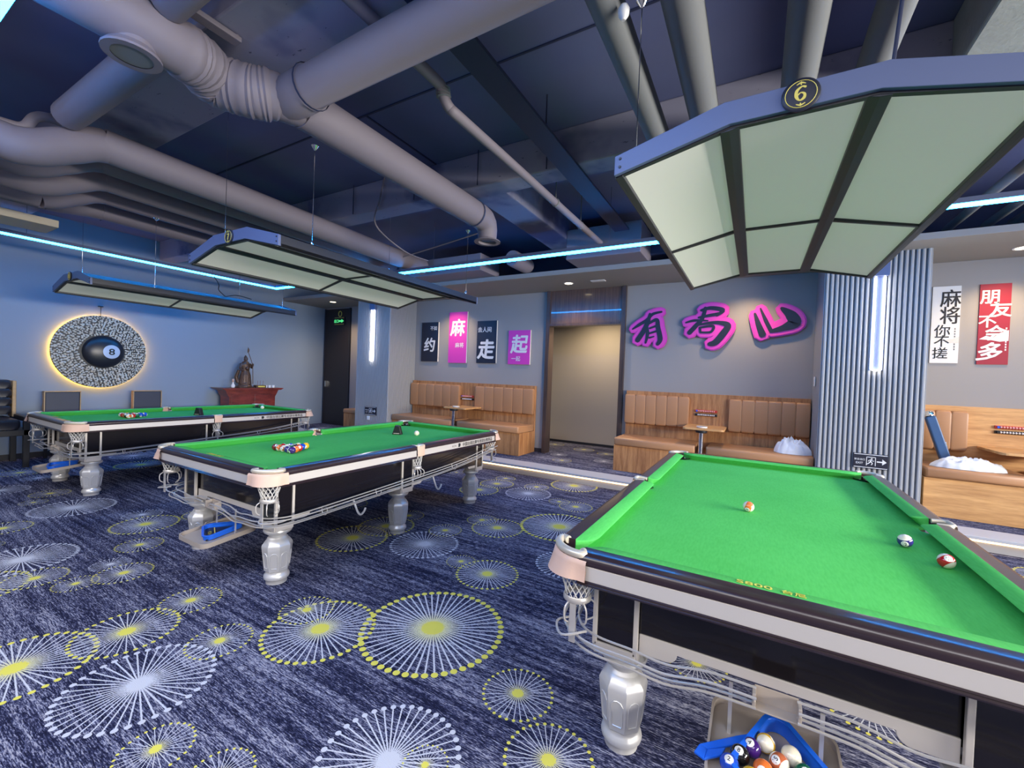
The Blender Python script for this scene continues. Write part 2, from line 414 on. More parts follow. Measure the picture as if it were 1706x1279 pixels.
def stroke(mb, pts, widths, M, d0, d1, mi=0, n=5, grow=0.0):
    """a brush stroke: a plan ribbon of varying width with round-ish ends, extruded"""
    P = smooth_path([(x, y, 0) for x, y in pts], n); N = len(P); W = []
    for i in range(N):
        t = i/(N-1)*(len(widths)-1); k = min(int(t), len(widths)-2); W.append(widths[k]+(widths[k+1]-widths[k])*(t-k) + grow)
    L, Rr = [], []
    for i in range(N):
        t = (P[min(i+1, N-1)]-P[max(i-1, 0)]).normalized(); nn = Vector((-t.y, t.x, 0))
        L.append(P[i]+nn*W[i]/2); Rr.append(P[i]-nn*W[i]/2)
    t0 = (P[1]-P[0]).normalized(); t1 = (P[-1]-P[-2]).normalized()
    vs = []; fs = []
    def quad(a, b, c, d_):
        o = len(vs)
        for dz in (d0-o*2e-6, d1+o*2e-6):      # a hair of extra height per piece, so folds never lie in one plane
            for p in (a, b, c, d_): vs.append(tuple(M @ Vector((p.x, p.y, dz))))
        fs.extend([(o+3, o+2, o+1, o), (o+4, o+5, o+6, o+7)] + [(o+i, o+(i+1) % 4, o+4+(i+1) % 4, o+4+i) for i in range(4)])
    e0 = W[0]*0.35; e1 = W[-1]*0.35
    quad(P[0]-t0*e0+(L[0]-P[0])*0.5, L[0], Rr[0], P[0]-t0*e0+(Rr[0]-P[0])*0.5)
    for i in range(N-1): quad(L[i], L[i+1], Rr[i+1], Rr[i])
    quad(L[-1], P[-1]+t1*e1+(L[-1]-P[-1])*0.5, P[-1]+t1*e1+(Rr[-1]-P[-1])*0.5, Rr[-1])
    mb.add(vs, fs, mi)

# ------------------------------------------------------------------ setting
MED = [(-5.94,1.52,.33,0),(-4.84,1.72,.26,1),(-5.17,1.81,.16,0),(-4.32,1.5,.16,1),(-4.66,.92,.31,0),(-3.82,1.24,.17,1),(-4.06,1.24,.12,0),(-4.19,.89,.17,1),(-3.88,1.01,.12,1),(-5.65,1.0,.19,1),(-8.28,1.61,.23,1),(-7.75,1.66,.16,0),(-7.3,1.27,.24,0),(-6.76,1.54,.17,1),(-6.45,1.35,.11,1),(-8.61,2.88,.29,0),(-7.76,2.69,.31,1),(-4.74,2.15,.18,1),(-4.29,.63,.27,1),(-5.2,.86,.08,1),(-2.96,.98,.24,1),(-3.03,.58,.3,1),(-3.04,1.32,.17,1),(-2.46,1.21,.16,1),(-2.42,.85,.3,0),(-1.95,.74,.13,1),(-1.63,.81,.12,1),(-2.11,1.57,.31,1),(-2.35,1.65,.16,1),(-1.58,1.93,.42,1),(-.91,1.75,.17,1),(-.64,1.51,.18,1),(-1.16,1.18,.28,0),(-1.03,1.24,.09,1),(-1.69,2.68,.24,1),(-1.98,2.74,.12,1),(-2.45,2.84,.3,0),(-3.06,2.58,.31,1),(-3.04,2.96,.27,1),(-3.08,3.31,.16,1),(-3.86,3.22,.18,1),(-2.51,3.2,.16,1),(-2.14,3.55,.26,1),(-2.39,3.65,.16,1),(-1.65,3.94,.4,1),(-3.07,4.59,.26,1),(-3.05,5.0,.24,1),(-3.11,5.34,.15,1),(-2.47,4.83,.3,0),(-2.53,5.19,.17,1),(-2.14,5.58,.33,1),(-2.0,4.74,.13,1),(-1.76,4.67,.2,1),(-1.25,3.18,.26,0),(-4.1,5.23,.17,0),(-3.9,5.2,.11,1),(-4.06,4.57,.16,1),(.53,2.56,.21,1),(-.21,2.45,.15,1),
 (-6.2,4.2,.25,1),(-5.4,4.7,.2,0),(-8.6,4.2,.25,1),(-6.6,4.9,.22,1),(.9,4.6,.3,1),(1.6,4.9,.2,0),(2.2,5.2,.25,1),(-.3,4.9,.25,1),(.4,5.2,.16,1),(-5.5,2.8,.22,1),(-5.3,3.5,.3,0),(1.7,1.4,.3,1),(1.6,2.6,.25,0),(1.9,3.6,.3,1),(-.6,3.9,.2,1),(0.3,3.6,.28,1),(.5,1.0,.2,1),(-7.0,.5,.3,1),(-8.6,.4,.22,0),(-1.2,.2,.3,1),(.6,-.4,.3,0),(-3.4,-.5,.35,1),(-5.6,-.3,.28,1)]
MEDP = [(-3.48,7.92,.19,1),(-2.79,7.72,.2,1),(-2.7,6.45,.16,1),(-2.3,7.55,.17,1),(-2.12,6.85,.17,0),(-2.95,6.9,.15,0),(-7.9,6.6,.2,1),(-8.6,6.3,.22,0)]
def carpet_mesh(name, x0, x1, y0, y1, z, meds, step, thick):
    nx, ny = max(1, round((x1-x0)/step)), max(1, round((y1-y0)/step))
    vs = [(x0+(x1-x0)*i/nx, y0+(y1-y0)*j/ny, z) for j in range(ny+1) for i in range(nx+1)]
    fs = []; att = ([], [], [])
    h = step*0.8
    rows = {}
    for j in range(ny):
        yc = y0+(y1-y0)*(j+.5)/ny
        near = [q for q in meds if abs(q[1]-yc) < q[2]+h]
        for i in range(nx):
            a = j*(nx+1)+i; f = (a, a+1, a+nx+2, a+nx+1); fs.append(f)
            xc = x0+(x1-x0)*(i+.5)/nx
            hit = [q for q in near if (q[0]-xc)**2+(q[1]-yc)**2 < (q[2]*1.0+h)**2] if near else []
            hit.sort(key=lambda q: -q[2])
            hit = hit[:3]
            for k in range(3):
                if k < len(hit):
                    q = hit[k]; code = float(round(19+78*q[2]) + (100 if q[3] else 0))
                    for vi in f: att[k].extend(((vs[vi][0]-q[0])/q[2], (vs[vi][1]-q[1])/q[2], code))
                else: att[k].extend((0.0,)*12)
    me = bpy.data.meshes.new(name); me.from_pydata(vs, [], fs); me.materials.append(M_carpet)
    for k in range(3):
        a = me.attributes.new('motif%d' % (k+1), 'FLOAT_VECTOR', 'CORNER'); a.data.foreach_set('vector', att[k])
    o = bpy.data.objects.new(name, me); COL.objects.link(o)
    return struct(o)
carpet_mesh('floor', -9.45, 6.0, -3.0, 5.72, 0.0, MED, 0.08, 0)
PZ = 0.15
carpet_mesh('floor_platform', -9.45, 6.0, 5.95, 8.4, PZ, MEDP, 0.08, 0)
struct(MB().box(-9.45, 6.0, 5.72, 8.4, 0.0, PZ-0.002).build('trim_1', M_stone))
ns = MB().box(-9.45, 6.0, 5.63, 5.96, PZ-0.028, PZ+0.003).build('trim_2', M_stone, bevel=0.003); struct(ns)

struct(MB().box(-9.6, -9.45, -3.0, 7.05, 0.0, 3.9).build('wall_left', M_wallL))
wb = MB()
wb.box(-9.6, -3.24, 6.9, 7.0, PZ, 3.03); wb.box(-1.88, 6.0, 6.9, 7.0, PZ, 3.03); wb.box(-3.24, -1.88, 6.9, 7.0, 3.02, 3.03)
struct(wb.build('wall_back', M_wall))
struct(MB().box(-9.6, 6.0, 6.9, 7.0, 3.03, 3.9).build('wall_back_upper', M_wallU))
struct(MB().box(-4.6, -.6, 8.3, 8.4, PZ, 3.1).build('wall_corridor', mat('corridor_paint', (0.42, 0.38, 0.33), 0.7, var=0.05)))
struct(MB().box(-4.7, -4.6, 7.0, 8.4, PZ, 3.1).build('wall_corridor_left', M_wall))
struct(MB().box(-.6, -.5, 7.0, 8.4, PZ, 3.1).build('wall_corridor_right', M_wall))
struct(MB().box(-4.7, -.5, 7.0, 8.4, 3.05, 3.1).build('ceiling_corridor', M_soffit))
struct(MB().box(6.0, 6.1, -3.1, 7.0, 0, 3.9).build('wall_right', M_wall))
struct(MB().box(-9.6, 6.1, -3.1, -3.0, 0, 3.9).build('wall_front', M_wall))
struct(MB().box(-9.6, 6.1, -3.1, 7.0, 3.7, 3.9).build('ceiling', M_slab))
struct(MB().box(-9.45, 6.0, 5.8, 6.9, 3.03, 3.10).build('ceiling_soffit', M_soffit, bevel=0.004))
struct(MB().box(-4.6, -.6, 8.285, 8.3, PZ, PZ+.05).build('baseboard_corridor', M_lampdark))
# slab beams and the formwork lines between the slab bays
def worn():
    mt, n, b = base_mat('beam_paint_worn')
    tc = n.new('ShaderNodeTexCoord').outputs['Object']
    pa = n.ramp(n.noise(tc, 0.9, 4, .6), [(.36, (0,)), (.50, (1,))])
    scr = n.math('GREATER_THAN', n.noise(n.mapping(tc, (3, 9, 9)), 2.5, 5, .75), .655)
    c = n.mixc(pa, (0.085, 0.095, 0.20), (0.30, 0.295, 0.385)); c = n.mixc(n.math('MULTIPLY', scr, .8), c, (0.03, 0.035, 0.08))
    n.link(c, b.inputs['Base Color']); b.inputs['Roughness'].default_value = .8
    bm = n.new('ShaderNodeBump'); bm.inputs['Strength'].default_value = .3; bm.inputs['Distance'].default_value = .006
    n.link(n.noise(tc, 16, 4), bm.inputs['Height']); n.link(bm.outputs[0], b.inputs['Normal'])
    return mt
M_beamA = worn()
struct(MB().box(-9.45, -.95, 1.22, 1.71, 3.42, 3.7).build('ceiling_beam_near', M_beamA, bevel=0.012))
struct(MB().box(-9.45, 6.0, 3.47, 3.72, 3.36, 3.7).build('ceiling_beam_middle', M_beamA, bevel=0.012))
struct(MB().box(-2.68, -2.3, 3.72, 6.9, 3.38, 3.7).build('ceiling_beam_cross', M_beamA, bevel=0.012))
struct(MB().box(.93, 1.6, -3.0, 3.47, 3.36, 3.7).build('ceiling_beam_right', mat('beam_concrete', (0.34, 0.37, 0.36), 0.85, var=0.25, scale=6, bump=0.5, bscale=40), bevel=0.012))
seam = MB(); seam.box(-9.0, -.2, 2.53, 2.545, 3.692, 3.70); seam.box(-3.24, -3.225, 1.71, 2.53, 3.692, 3.70); seam.box(-3.02, -3.005, 2.54, 3.47, 3.692, 3.70)
struct(seam.build('ceiling_joint', M_darkduct))
# doorway in the back wall: dark veneer jambs and transom
ja = wood('jamb_veneer', (0.030, 0.020, 0.020), (0.085, 0.055, 0.045), 0.35, (14, 14, .8))
db = MB(); db.box(-3.27, -3.2, 6.84, 7.03, PZ, 3.03); db.box(-1.93, -1.86, 6.84, 7.03, PZ, 3.03); db.box(-3.2, -1.93, 6.84, 7.03, 2.41, 2.45)
struct(db.build('trim_3', ja))
tr = wood('transom_veneer', (0.05, 0.032, 0.03), (0.15, 0.09, 0.065), 0.22, (30, 30, .6), 0.5)
struct(MB().box(-3.2, -1.93, 6.865, 6.99, 2.45, 3.03).build('trim_4', tr))
d1 = struct(MB().box(-9.36, -8.50, 6.87, 6.91, PZ, 2.99).build('door_1', M_door))
jb = MB(); jb.box(-9.40, -9.36, 6.86, 6.92, PZ, 3.0); jb.box(-8.50, -8.46, 6.86, 6.92, PZ, 3.0)
jb.build('door_jamb', M_lampdark, d1)
MB().box(-9.30, -9.26, 6.83, 6.87, 1.08, 1.22).build('door_handle', M_chrome, d1)
for x0, x1 in ((-8.46, -7.35), (-6.4, -3.27), (-1.86, .66), (1.6, 6.0)):
    struct(MB().box(x0, x1, 6.88, 6.9, PZ, PZ+.07).build('baseboard_back', M_lampdark))
struct(MB().box(-9.45, -9.435, -3, 5.7, 0, .08).build('baseboard_left', M_lampdark))

# warm light strip under the step nosing
t = tag(MB().box(-9.4, 5.9, 5.70, 5.718, .088, .104).build('step_light_strip', E_step), 'warm white light strip glowing under the edge of the carpeted step', 'light strip')

# ------------------------------------------------------------------ fluted columns
def column(name_lbl, x0, x1, yf, n, single, label):
    c = struct(MB().box(x0+.004, x1-.004, yf+.016, 6.9, PZ, 3.03).build('column', M_fluted)); c['label'] = label
    p = (x1-x0)/n
    sm = MB(); wv = p*.34
    sm.prism([(-wv, .0165), (-wv*.8, .003), (-wv*.45, 0), (wv*.45, 0), (wv*.8, .003), (wv, .0165)], PZ, 3.03)
    if single:
        base = sm.build('slat', M_flute, c, loc=(x0+p/2, yf, 0))
        for i in range(1, n):
            s = base.copy(); COL.objects.link(s); s.parent = c; s.location = (x0+p*(i+.5), yf, 0)
    else:
        al = MB()
        for i in range(n):
            al.add([(v[0]+x0+p*(i+.5), v[1]+yf, v[2]) for v in sm.v], sm.f)
        tag(al.build('fluted_panel', M_flute, c), kind='stuff')
    # flutes on the sides, too fine to pick apart
    sd = MB(); k = round((6.9-yf)/p)
    for xs, sg in ((x0, -1), (x1, 1)):
        for i in range(k):
            yy = yf+.01+p*(i+.5); sd.box(min(xs-sg*.006, xs+sg*.004), max(xs-sg*.006, xs+sg*.004), yy-wv, yy+wv, PZ, 3.03)
    tag(sd.build('side_flutes', M_flute, c), kind='stuff')
    return c
column('r', .665, 1.59, 6.15, 20, True, 'wide grey fluted column with a vertical tube light, right of the long bench')
column('l', -7.35, -6.4, 6.15, 32, False, 'blue-lit fluted column left of the four calligraphy boards')
def tube_light(x, y, label):
    o = empty('wall_light', (x, y, 1.72), label, 'wall light', 'tube lights on the columns')
    MB().box(-.06, .06, -.012, .004, -.01, 1.2).build('back_plate', M_lampend, o, bevel=.003)
    f = MB(); f.tube([(-.040, -.03, .0), (-.040, -.03, 1.03)], .009, 10); f.tube([(.040, -.03, .0), (.040, -.03, 1.03)], .009, 10)
    f.tube([(-.040, -.03, 0), (0, -.03, -.012), (.040, -.03, 0)], .009, 8)
    f.build('light_tube', E_col, o, smooth=40)
    MB().box(-.075, .075, -.055, 0, 1.04, 1.19).build('top_box', M_lampend, o, bevel=.004)
tube_light(1.16, 6.15, 'lit white tube light on the right fluted column')
tube_light(-6.86, 6.15, 'lit white tube light on the left fluted column')
def exit_sign(x, y, z, wd, label):
    o = empty('exit_sign', (x, y, z), label, 'sign')
    h = wd*.53
    MB().box(-wd/2, wd/2, -.018, .0, -h/2, h/2).build('sign_plate', M_ink, o, bevel=.003)
    g = MB(); yy = -.0195
    g.box(-wd*.47, wd*.47, yy, -.017, h*.42, h*.46); g.box(-wd*.47, wd*.47, yy, -.017, -h*.46, -h*.42)
    text(g, '安全出口', (-wd*.31, yy, h*.09), width=wd*.3, bold=.012)
    text(g, 'EXIT', (-wd*.31, yy, -h*.16), width=wd*.2, bold=.01)
    # door frame with the running figure, arrow to the right
    for a in ((-.12, -.1, -.3, .3), (.13, .15, -.3, .3), (-.12, .15, .26, .3)):
        g.box(wd*a[0], wd*a[1], yy, -.017, h*a[2], h*a[3])
    M = FACE_ROOM.copy(); M.translation = Vector((0, -.017, 0))
    for pts, ww in (([(.02, .12), (.0, -.03)], .05), ([(.0, -.03), (.055, -.13), (.03, -.24)], .032), ([(.0, -.03), (-.045, -.14), (-.09, -.2)], .032), ([(.02, .1), (.07, .02), (.1, .04)], .022), ([(.02, .1), (-.04, .06), (-.06, -.02)], .022)):
        stroke(g, [(p[0]*wd, p[1]*h*1.0) for p in pts], [ww*wd, ww*wd*.8], M, 0, .0025, n=3)
    g.lathe([(.028*wd, 0), (.028*wd, .0025)], 10, M @ Matrix.Translation((.035*wd, .17*h, 0)))
    stroke(g, [(.19*wd, 0), (.34*wd, 0)], [.045*wd, .045*wd], M, 0, .0025, n=2)
    g.prism([(.33*wd, .2*h), (.33*wd, -.2*h), (.45*wd, 0)], 0, .0025, M)
    g.build('lettering', M_print, o)
    return o
exit_sign(1.155, 6.15, .69, .31, 'black exit sign with white arrow low on the right fluted column')
exit_sign(-6.86, 6.15, .68, .33, 'black exit sign with white arrow low on the left fluted column')
sk = empty('wall_socket', (-6.93, 6.15, .53), 'small white socket under the exit sign on the left column', 'socket')
MB().box(-.04, .04, -.014, 0, -.04, .04).build('cover_plate', M_white, sk, bevel=.004)
MB().box(-.018, .018, -.018, -.012, -.02, .02).build('socket_face', M_frosted, sk)
sk = empty('light_switch', (.655, 6.55, 1.57), 'white light switch on the column side above the long bench', 'switch')
MB().box(-.012, .0, -.043, .043, -.06, .06).build('cover_plate', M_white, sk, bevel=.004)
MB().box(-.016, -.01, -.02, .02, -.03, .03).build('rocker', M_frosted, sk, bevel=.003)
# green running-man sign and gold emblem above the dark door
o = empty('exit_sign', (-8.84, 6.87, 2.69), 'lit green exit sign above the dark door', 'sign')
MB().box(-.19, .19, -.02, 0, -.1, .1).build('sign_plate', M_black, o, bevel=.003)
g = MB(); g.box(-.17, .17, -.0215, -.019, .075, .085); g.box(-.17, .17, -.0215, -.019, -.085, -.075); g.build('border_line', M_gold, o)
g = MB(); M = FACE_ROOM.copy(); M.translation = Vector((0, -.019, 0))
g.prism([(.08, .045), (.08, -.045), (.17, 0)], 0, .003, M); g.box(-.02, .1, -.022, -.019, -.02, .02)
text(g, '出口', (-.1, -.022, 0), height=.08, bold=.03)
g.build('lettering', E_green, o)
o = empty('door_emblem', (-8.83, 6.868, 2.865), 'round gold number plate above the green exit sign', 'emblem')
g = MB(); g.tube([(.055*math.cos(2*PI*i/24), -.006, .065*math.sin(2*PI*i/24)) for i in range(24)], .01, 6, True); g.build('gold_ring', M_gold, o, smooth=50)
MB().box(-.03, .03, -.006, 0, -.04, .04).build('plate', M_black, o, bevel=.01)
# downlights in the soffit, small vents
DL = ['recessed warm downlight in the soffit near the dark door', 'recessed warm downlight above the tall magenta board', 'recessed warm downlight in front of the doorway', 'recessed warm downlight above the middle pink character', 'recessed warm downlight above the red poster on the right']
for (x, y), lb in zip(DOWNLIGHTS, DL):
    o = empty('downlight', (x, y, 3.03), lb, 'downlight', 'downlights in the soffit')
    MB().lathe([(.062, 0), (.078, -.004), (.082, 0)], 24, cap=False).build('trim_ring', M_white, o, smooth=40)
    MB().lathe([(.06, -.003), (.06, -.001)], 24).build('lens', E_down, o)
o = empty('ceiling_vent', (-2.18, 6.37, 3.03), 'small white rectangular access plate in the soffit beside the downlight', 'vent')
MB().box(-.11, .11, -.05, .05, -.008, 0).build('cover', M_white, o, bevel=.003)

# ------------------------------------------------------------------ pool table
HR, BED = .84, .787
un, ub, uo, vn, vb, vo = .635, .7023, .7765, 1.27, 1.337, 1.411
def make_table(label):
    T = empty('pool_table', (0, 0, 0), label, 'pool table', 'pool tables in a row')
    # bed cloth with pocket notches
    def notch(cx, cy, r, a0, a1, n=8): return [(cx+r*math.cos(math.radians(a0+(a1-a0)*i/n)), cy+r*math.sin(math.radians(a0+(a1-a0)*i/n))) for i in range(n+1)]
    X, Y = ub, vb
    poly = notch(-X, -Y, .115, 90, 0) + notch(X, -Y, .115, 180, 90) + notch(X+.01, 0, .06, 270, 90) + notch(X, Y, .115, 270, 180) + notch(-X, Y, .115, 360, 270) + notch(-X-.01, 0, .06, 90, -90)
    MB().prism(poly, BED-.012, BED).build('bed_cloth', M_cloth, T)
    # cushions
    def cushion(path, back):   # path: nose curve in plan, back(p)-> point on the back line
        mb = MB(); N = len(path); vs = []
        for p in path:
            b = Vector(back(p)); q = Vector(p); dirn = (b-q); L = dirn.length; dn = dirn/L if L > 1e-6 else Vector((0, 0))
            q2 = q + dn*min(.046, L*.7)
            q0 = q + dn*min(.006, L*.3)
            vs += [(b.x, b.y, HR), (q0.x, q0.y, HR-.006), (q.x, q.y, HR-.011), (q2.x, q2.y, BED), (b.x, b.y, BED)]
        fs = []
        for i in range(N-1):
            for k in range(5):
                l = (k+1) % 5; fs.append((i*5+k, (i+1)*5+k, (i+1)*5+l, i*5+l))
        fs += [tuple(range(5)), tuple((N-1)*5+k for k in range(4, -1, -1))]
        mb.add(vs, fs); return mb.build('cushion', M_cloth, T, smooth=35)
    def arc(a, b_, corner, n=6):   # quarter ellipse from a to b bulging towards corner
        out = []
        for i in range(n+1):
            t = PI/2*i/n; out.append((a[0]+(corner[0]-a[0])*math.sin(t)+(b_[0]-corner[0])*(1-math.cos(t)), a[1]+(corner[1]-a[1])*math.sin(t)+(b_[1]-corner[1])*(1-math.cos(t))))
        return out
    for sx in (-1, 1):
        for sy in (-1, 1):
            m0, m1 = .086, .052; c0, c1 = vn-.085, vn+.015
            path = [(sx*ub*.999, sy*m1)] + arc((sx*(ub-.004), sy*m1), (sx*un, sy*m0), (sx*un, sy*m1+sy*.004)) + [(sx*un, sy*(m0+(c0-m0)*k/6)) for k in range(1, 6)]
            path += [(sx*un, sy*c0), (sx*(un+.002), sy*(c0+.02)), (sx*(un+.010), sy*(c0+.045)), (sx*(un+.028), sy*(c0+.070)), (sx*(ub-.003), sy*c1)]
            cushion(path, lambda p, sx=sx, sy=sy: (sx*ub, min(max(sy*p[1], m1), c1)*sy))
    for sy in (-1, 1):
        c0, c1 = un-.085, un+.015
        path = [(-(c1), sy*(vb-.003)), (-(c0+.07), sy*(vn+.028)), (-(c0+.045), sy*(vn+.010)), (-(c0+.02), sy*(vn+.002)), (-c0, sy*vn)] + [(-c0+2*c0*k/6, sy*vn) for k in range(1, 6)] + [(c0, sy*vn), (c0+.02, sy*(vn+.002)), (c0+.045, sy*(vn+.010)), (c0+.07, sy*(vn+.028)), (c1, sy*(vb-.003))]
        cushion(path, lambda p, sy=sy: (min(max(p[0], -c1), c1), sy*vb))
    # wooden rails
    prof = [(ub, HR), (uo-.03, HR), (uo-.012, HR-.004), (uo-.003, HR-.013), (uo, HR-.026), (uo-.003, HR-.040), (ub, HR-.043)]
    def rail(a, M): return MB().prism(prof, a[0], a[1], M).build('wooden_rail', M_railwood, T, smooth=45)
    MX = lambda sx: Matrix(((sx, 0, 0, 0), (0, 0, 1, 0), (0, 1, 0, 0), (0, 0, 0, 1)))
    dv = vo-uo
    for sx in (-1, 1):
        rail((.047, 1.285), MX(sx)); rail((-1.285, -.047), MX(sx))
    for sy in (-1, 1):
        rail((-.64, .64), Matrix(((0, 0, 1, 0), (sy, 0, 0, sy*dv), (0, 1, 0, 0), (0, 0, 0, 1))))
    # champagne skirts with a dark moulding below
    for sx in (-1, 1):
        for a, b_ in ((.047, 1.29), (-1.29, -.047)):
            s = MB().box(min(sx*.69, sx*.770), max(sx*.69, sx*.770), a, b_, .742, .797).build('skirt', M_skirt, T, bevel=.002)
            MB().prism([(.69, .725), (.774, .725), (.777, .731), (.772, .735), (.776, .740), (.772, .743), (.69, .743)], a, b_, MX(sx)).build('skirt_moulding', M_railwood, s)
            if sx == 1 and a > 0:
                g = MB()
                text(g, 'KCN', (.7707, .50, .7695), height=.022, M=FACE_RIGHT, bold=.0)
                text(g, '中国台球比赛专用球台推荐品', (.7707, .92, .7695), width=.56, M=FACE_RIGHT, bold=.015)
                MBd = FACE_RIGHT.copy(); MBd.translation = Vector((.7702, .585, .7695))
                g.prism([(-.018, -.018), (.012, -.018), (.020, .004), (.012, .019), (-.018, .019)], 0, .0006, MBd)
                g.build('lettering', M_blackprint, s)
    for sy in (-1, 1):
        y0, y1 = sorted((sy*1.33, sy*1.405))
        s = MB().box(-.645, .645, y0, y1, .742, .797).build('skirt', M_skirt, T, bevel=.002)
        MB().prism([(1.33, .725), (1.409, .725), (1.412, .731), (1.407, .735), (1.411, .740), (1.407, .743), (1.33, .743)], -.645, .645, Matrix(((0, 0, 1, 0), (sy, 0, 0, 0), (0, 1, 0, 0), (0, 0, 0, 1)))).build('skirt_moulding', M_railwood, s)
    # maker's print on the near end cushion (flat print)
    g = MB(); MF = Matrix(((1, 0, 0, 0), (0, .995, .10, 0), (0, -.10, .995, 0), (0, 0, 0, 1)))
    text(g, 'S800', (-.075, -1.305, HR-.0026), height=.031, M=MF, bold=.012, sx=1.22)
    text(g, '台尼', (.034, -1.305, HR-.0026), height=.034, M=MF, bold=.012, sx=.95)
    g.build('cushion_print', M_yellowprint, T)
    # pockets
    for sx in (-1, 1):
        for sy in (-1, 1):
            cx, cy, rx, ry = .64, 1.285, uo-.64, vo-1.285
            def P(t, off, z): return (sx*(cx+(rx+off)*math.cos(t)), sy*(cy+(ry+off)*math.sin(t)), z)
            ts = [PI/2*i/12 for i in range(13)]
            tail0 = lambda off, z: (sx*(cx+rx+off), sy*(cy-.03), z); tail1 = lambda off, z: (sx*(cx-.03), sy*(cy+ry+off), z)
            rows = []
            for off, z in ((-.004, HR-.022), (.006, HR-.026), (.010, HR-.04), (.014, HR-.06), (.022, HR-.085), (.026, HR-.096), (.020, HR-.098), (.004, HR-.06)):
                w_ = .6 if z < HR-.05 else 1.0
                rows.append([tail0(off*w_, z)] + [P(t, off*(.5+.5*math.sin(2*t)) if z > HR-.05 else off*(.4+.9*math.sin(2*t)), z) for t in ts] + [tail1(off*w_, z)])
            mb = MB(); n = len(rows[0]); vs = [p for r in rows for p in r]; fs = []
            for i in range(len(rows)-1):
                for k in range(n-1): fs.append((i*n+k, i*n+k+1, (i+1)*n+k+1, (i+1)*n+k))
            mb.add(vs, fs); pk = mb.build('pocket_leather', M_leather, T, smooth=60)
            mb = MB(); path = [(sx*(cx+rx-.045), sy*(cy+.0), HR-.008), (sx*(cx+rx-.02), sy*(cy-.012), HR-.008)] + [P(t, -.013, HR-.008) for t in ts] + [(sx*(cx-.012), sy*(cy+ry-.02), HR-.008), (sx*(cx), sy*(cy+ry-.045), HR-.008)]
            mb.tube(smooth_path(path, 2), .0155, 10); mb.build('pocket_rim', M_brass, T, smooth=60)
            # inner wall of the pocket, net, drop ring and basket wires
            C = (sx*.675, sy*1.315)
            inn = MB(); inn.lathe([(.082, .80), (.072, .76), (.060, .72)], 20, Matrix.Translation((C[0], C[1], 0)), cap=False); inn.build('pocket_liner', M_cabinet, pk, smooth=60)
            net = MB(); NN = 14
            for dr in (1, -1):
                for i in range(NN):
                    a0 = 2*PI*i/NN
                    net.tube([(C[0]+r_*math.cos(a0+dr*k), C[1]+r_*math.sin(a0+dr*k), z) for r_, z, k in ((.072, .745, 0), (.062, .705, .4), (.050, .665, .8), (.046, .645, 1.0))], .0021, 3, cap=False)
            net.build('pocket_net', M_net, pk)
            bk = MB(); bk.lathe([(.050, .645), (.055, .637), (.055, .625), (.049, .62), (.046, .632)], 20, Matrix.Translation((C[0], C[1], 0)), cap=False)
            for a in (20, 100, 250, 320):
                ax, ay = math.cos(math.radians(a)), math.sin(math.radians(a))
                bk.tube(smooth_path([(C[0]+.05*ax, C[1]+.05*ay, .625), (C[0]+.072*ax, C[1]+.072*ay, .605), (C[0]+.070*ax, C[1]+.070*ay, .56), (C[0]+.04*ax, C[1]+.04*ay, .54)], 4), .0034, 6)
            bk.tube(smooth_path([(C[0]-sx*.05, C[1]+sy*.02, .515), (C[0]+sx*.03, C[1]+sy*.075, .505), (C[0]+sx*.085, C[1]-sy*.01, .50), (C[0]+sx*.06, C[1]-sy*.08, .49)], 5), .0048, 6)
            bk.box(C[0]-.012, C[0]+.012, C[1]+sy*.045-.003, C[1]+sy*.045+.003, .47, .63)
            bk.build('drop_basket', M_wire, pk, smooth=50)
        # middle pocket: shield of leather with rim
        mb = MB(); rows = []
        for off, z in ((-.006, HR+.001), (.004, HR-.002), (.008, HR-.02), (.010, HR-.05), (.013, HR-.095), (.006, HR-.098)):
            wv = .05 if z > HR-.03 else .045
            rows.append([(sx*(uo+off*.5), -wv, z), (sx*(uo+off), -wv*.5, z), (sx*(uo+off), wv*.5, z), (sx*(uo+off*.5), wv, z)])
        vs = [p for r in rows for p in r]; fs = [(i*4+k, i*4+k+1, (i+1)*4+k+1, (i+1)*4+k) for i in range(5) for k in range(3)]
        mb.add(vs, fs); pk = mb.build('pocket_leather', M_leather, T, smooth=60)
        mb = MB(); mb.tube(smooth_path([(sx*(ub+.005), -.04, HR-.008), (sx*(uo-.012), -.04, HR-.004), (sx*(uo-.003), 0, HR-.004), (sx*(uo-.012), .04, HR-.004), (sx*(ub+.005), .04, HR-.008)], 4), .011, 8)
        mb.build('pocket_rim', M_brass, T, smooth=60)
        C = (sx*.735, 0); net = MB(); NN = 10
        for dr in (1, -1):
            for i in range(NN):
                a0 = 2*PI*i/NN
                net.tube([(C[0]+r_*math.cos(a0+dr*k), C[1]+r_*math.sin(a0+dr*k)*1.1, z) for r_, z, k in ((.045, .745, 0), (.038, .69, .5), (.032, .645, 1.0))], .0021, 3, cap=False)
        net.build('pocket_net', M_net, pk)
        bk = MB(); bk.lathe([(.036, .648), (.042, .64), (.042, .625), (.036, .62)], 16, Matrix.Translation((C[0], 0, 0)), cap=False)
        for yy in (-.06, -.02, .02, .06):
            bk.tube(smooth_path([(C[0], yy*.4, .63), (C[0]+sx*.03, yy, .60), (C[0]+sx*.025, yy, .555), (C[0]-sx*.02, yy, .54)], 4), .0042, 6)
        bk.build('drop_basket', M_wire, pk, smooth=50)
    # cabinet
    MB().box(-.62, .62, -1.18, 1.18, .46, .782).build('carcass', M_cabinet, T)
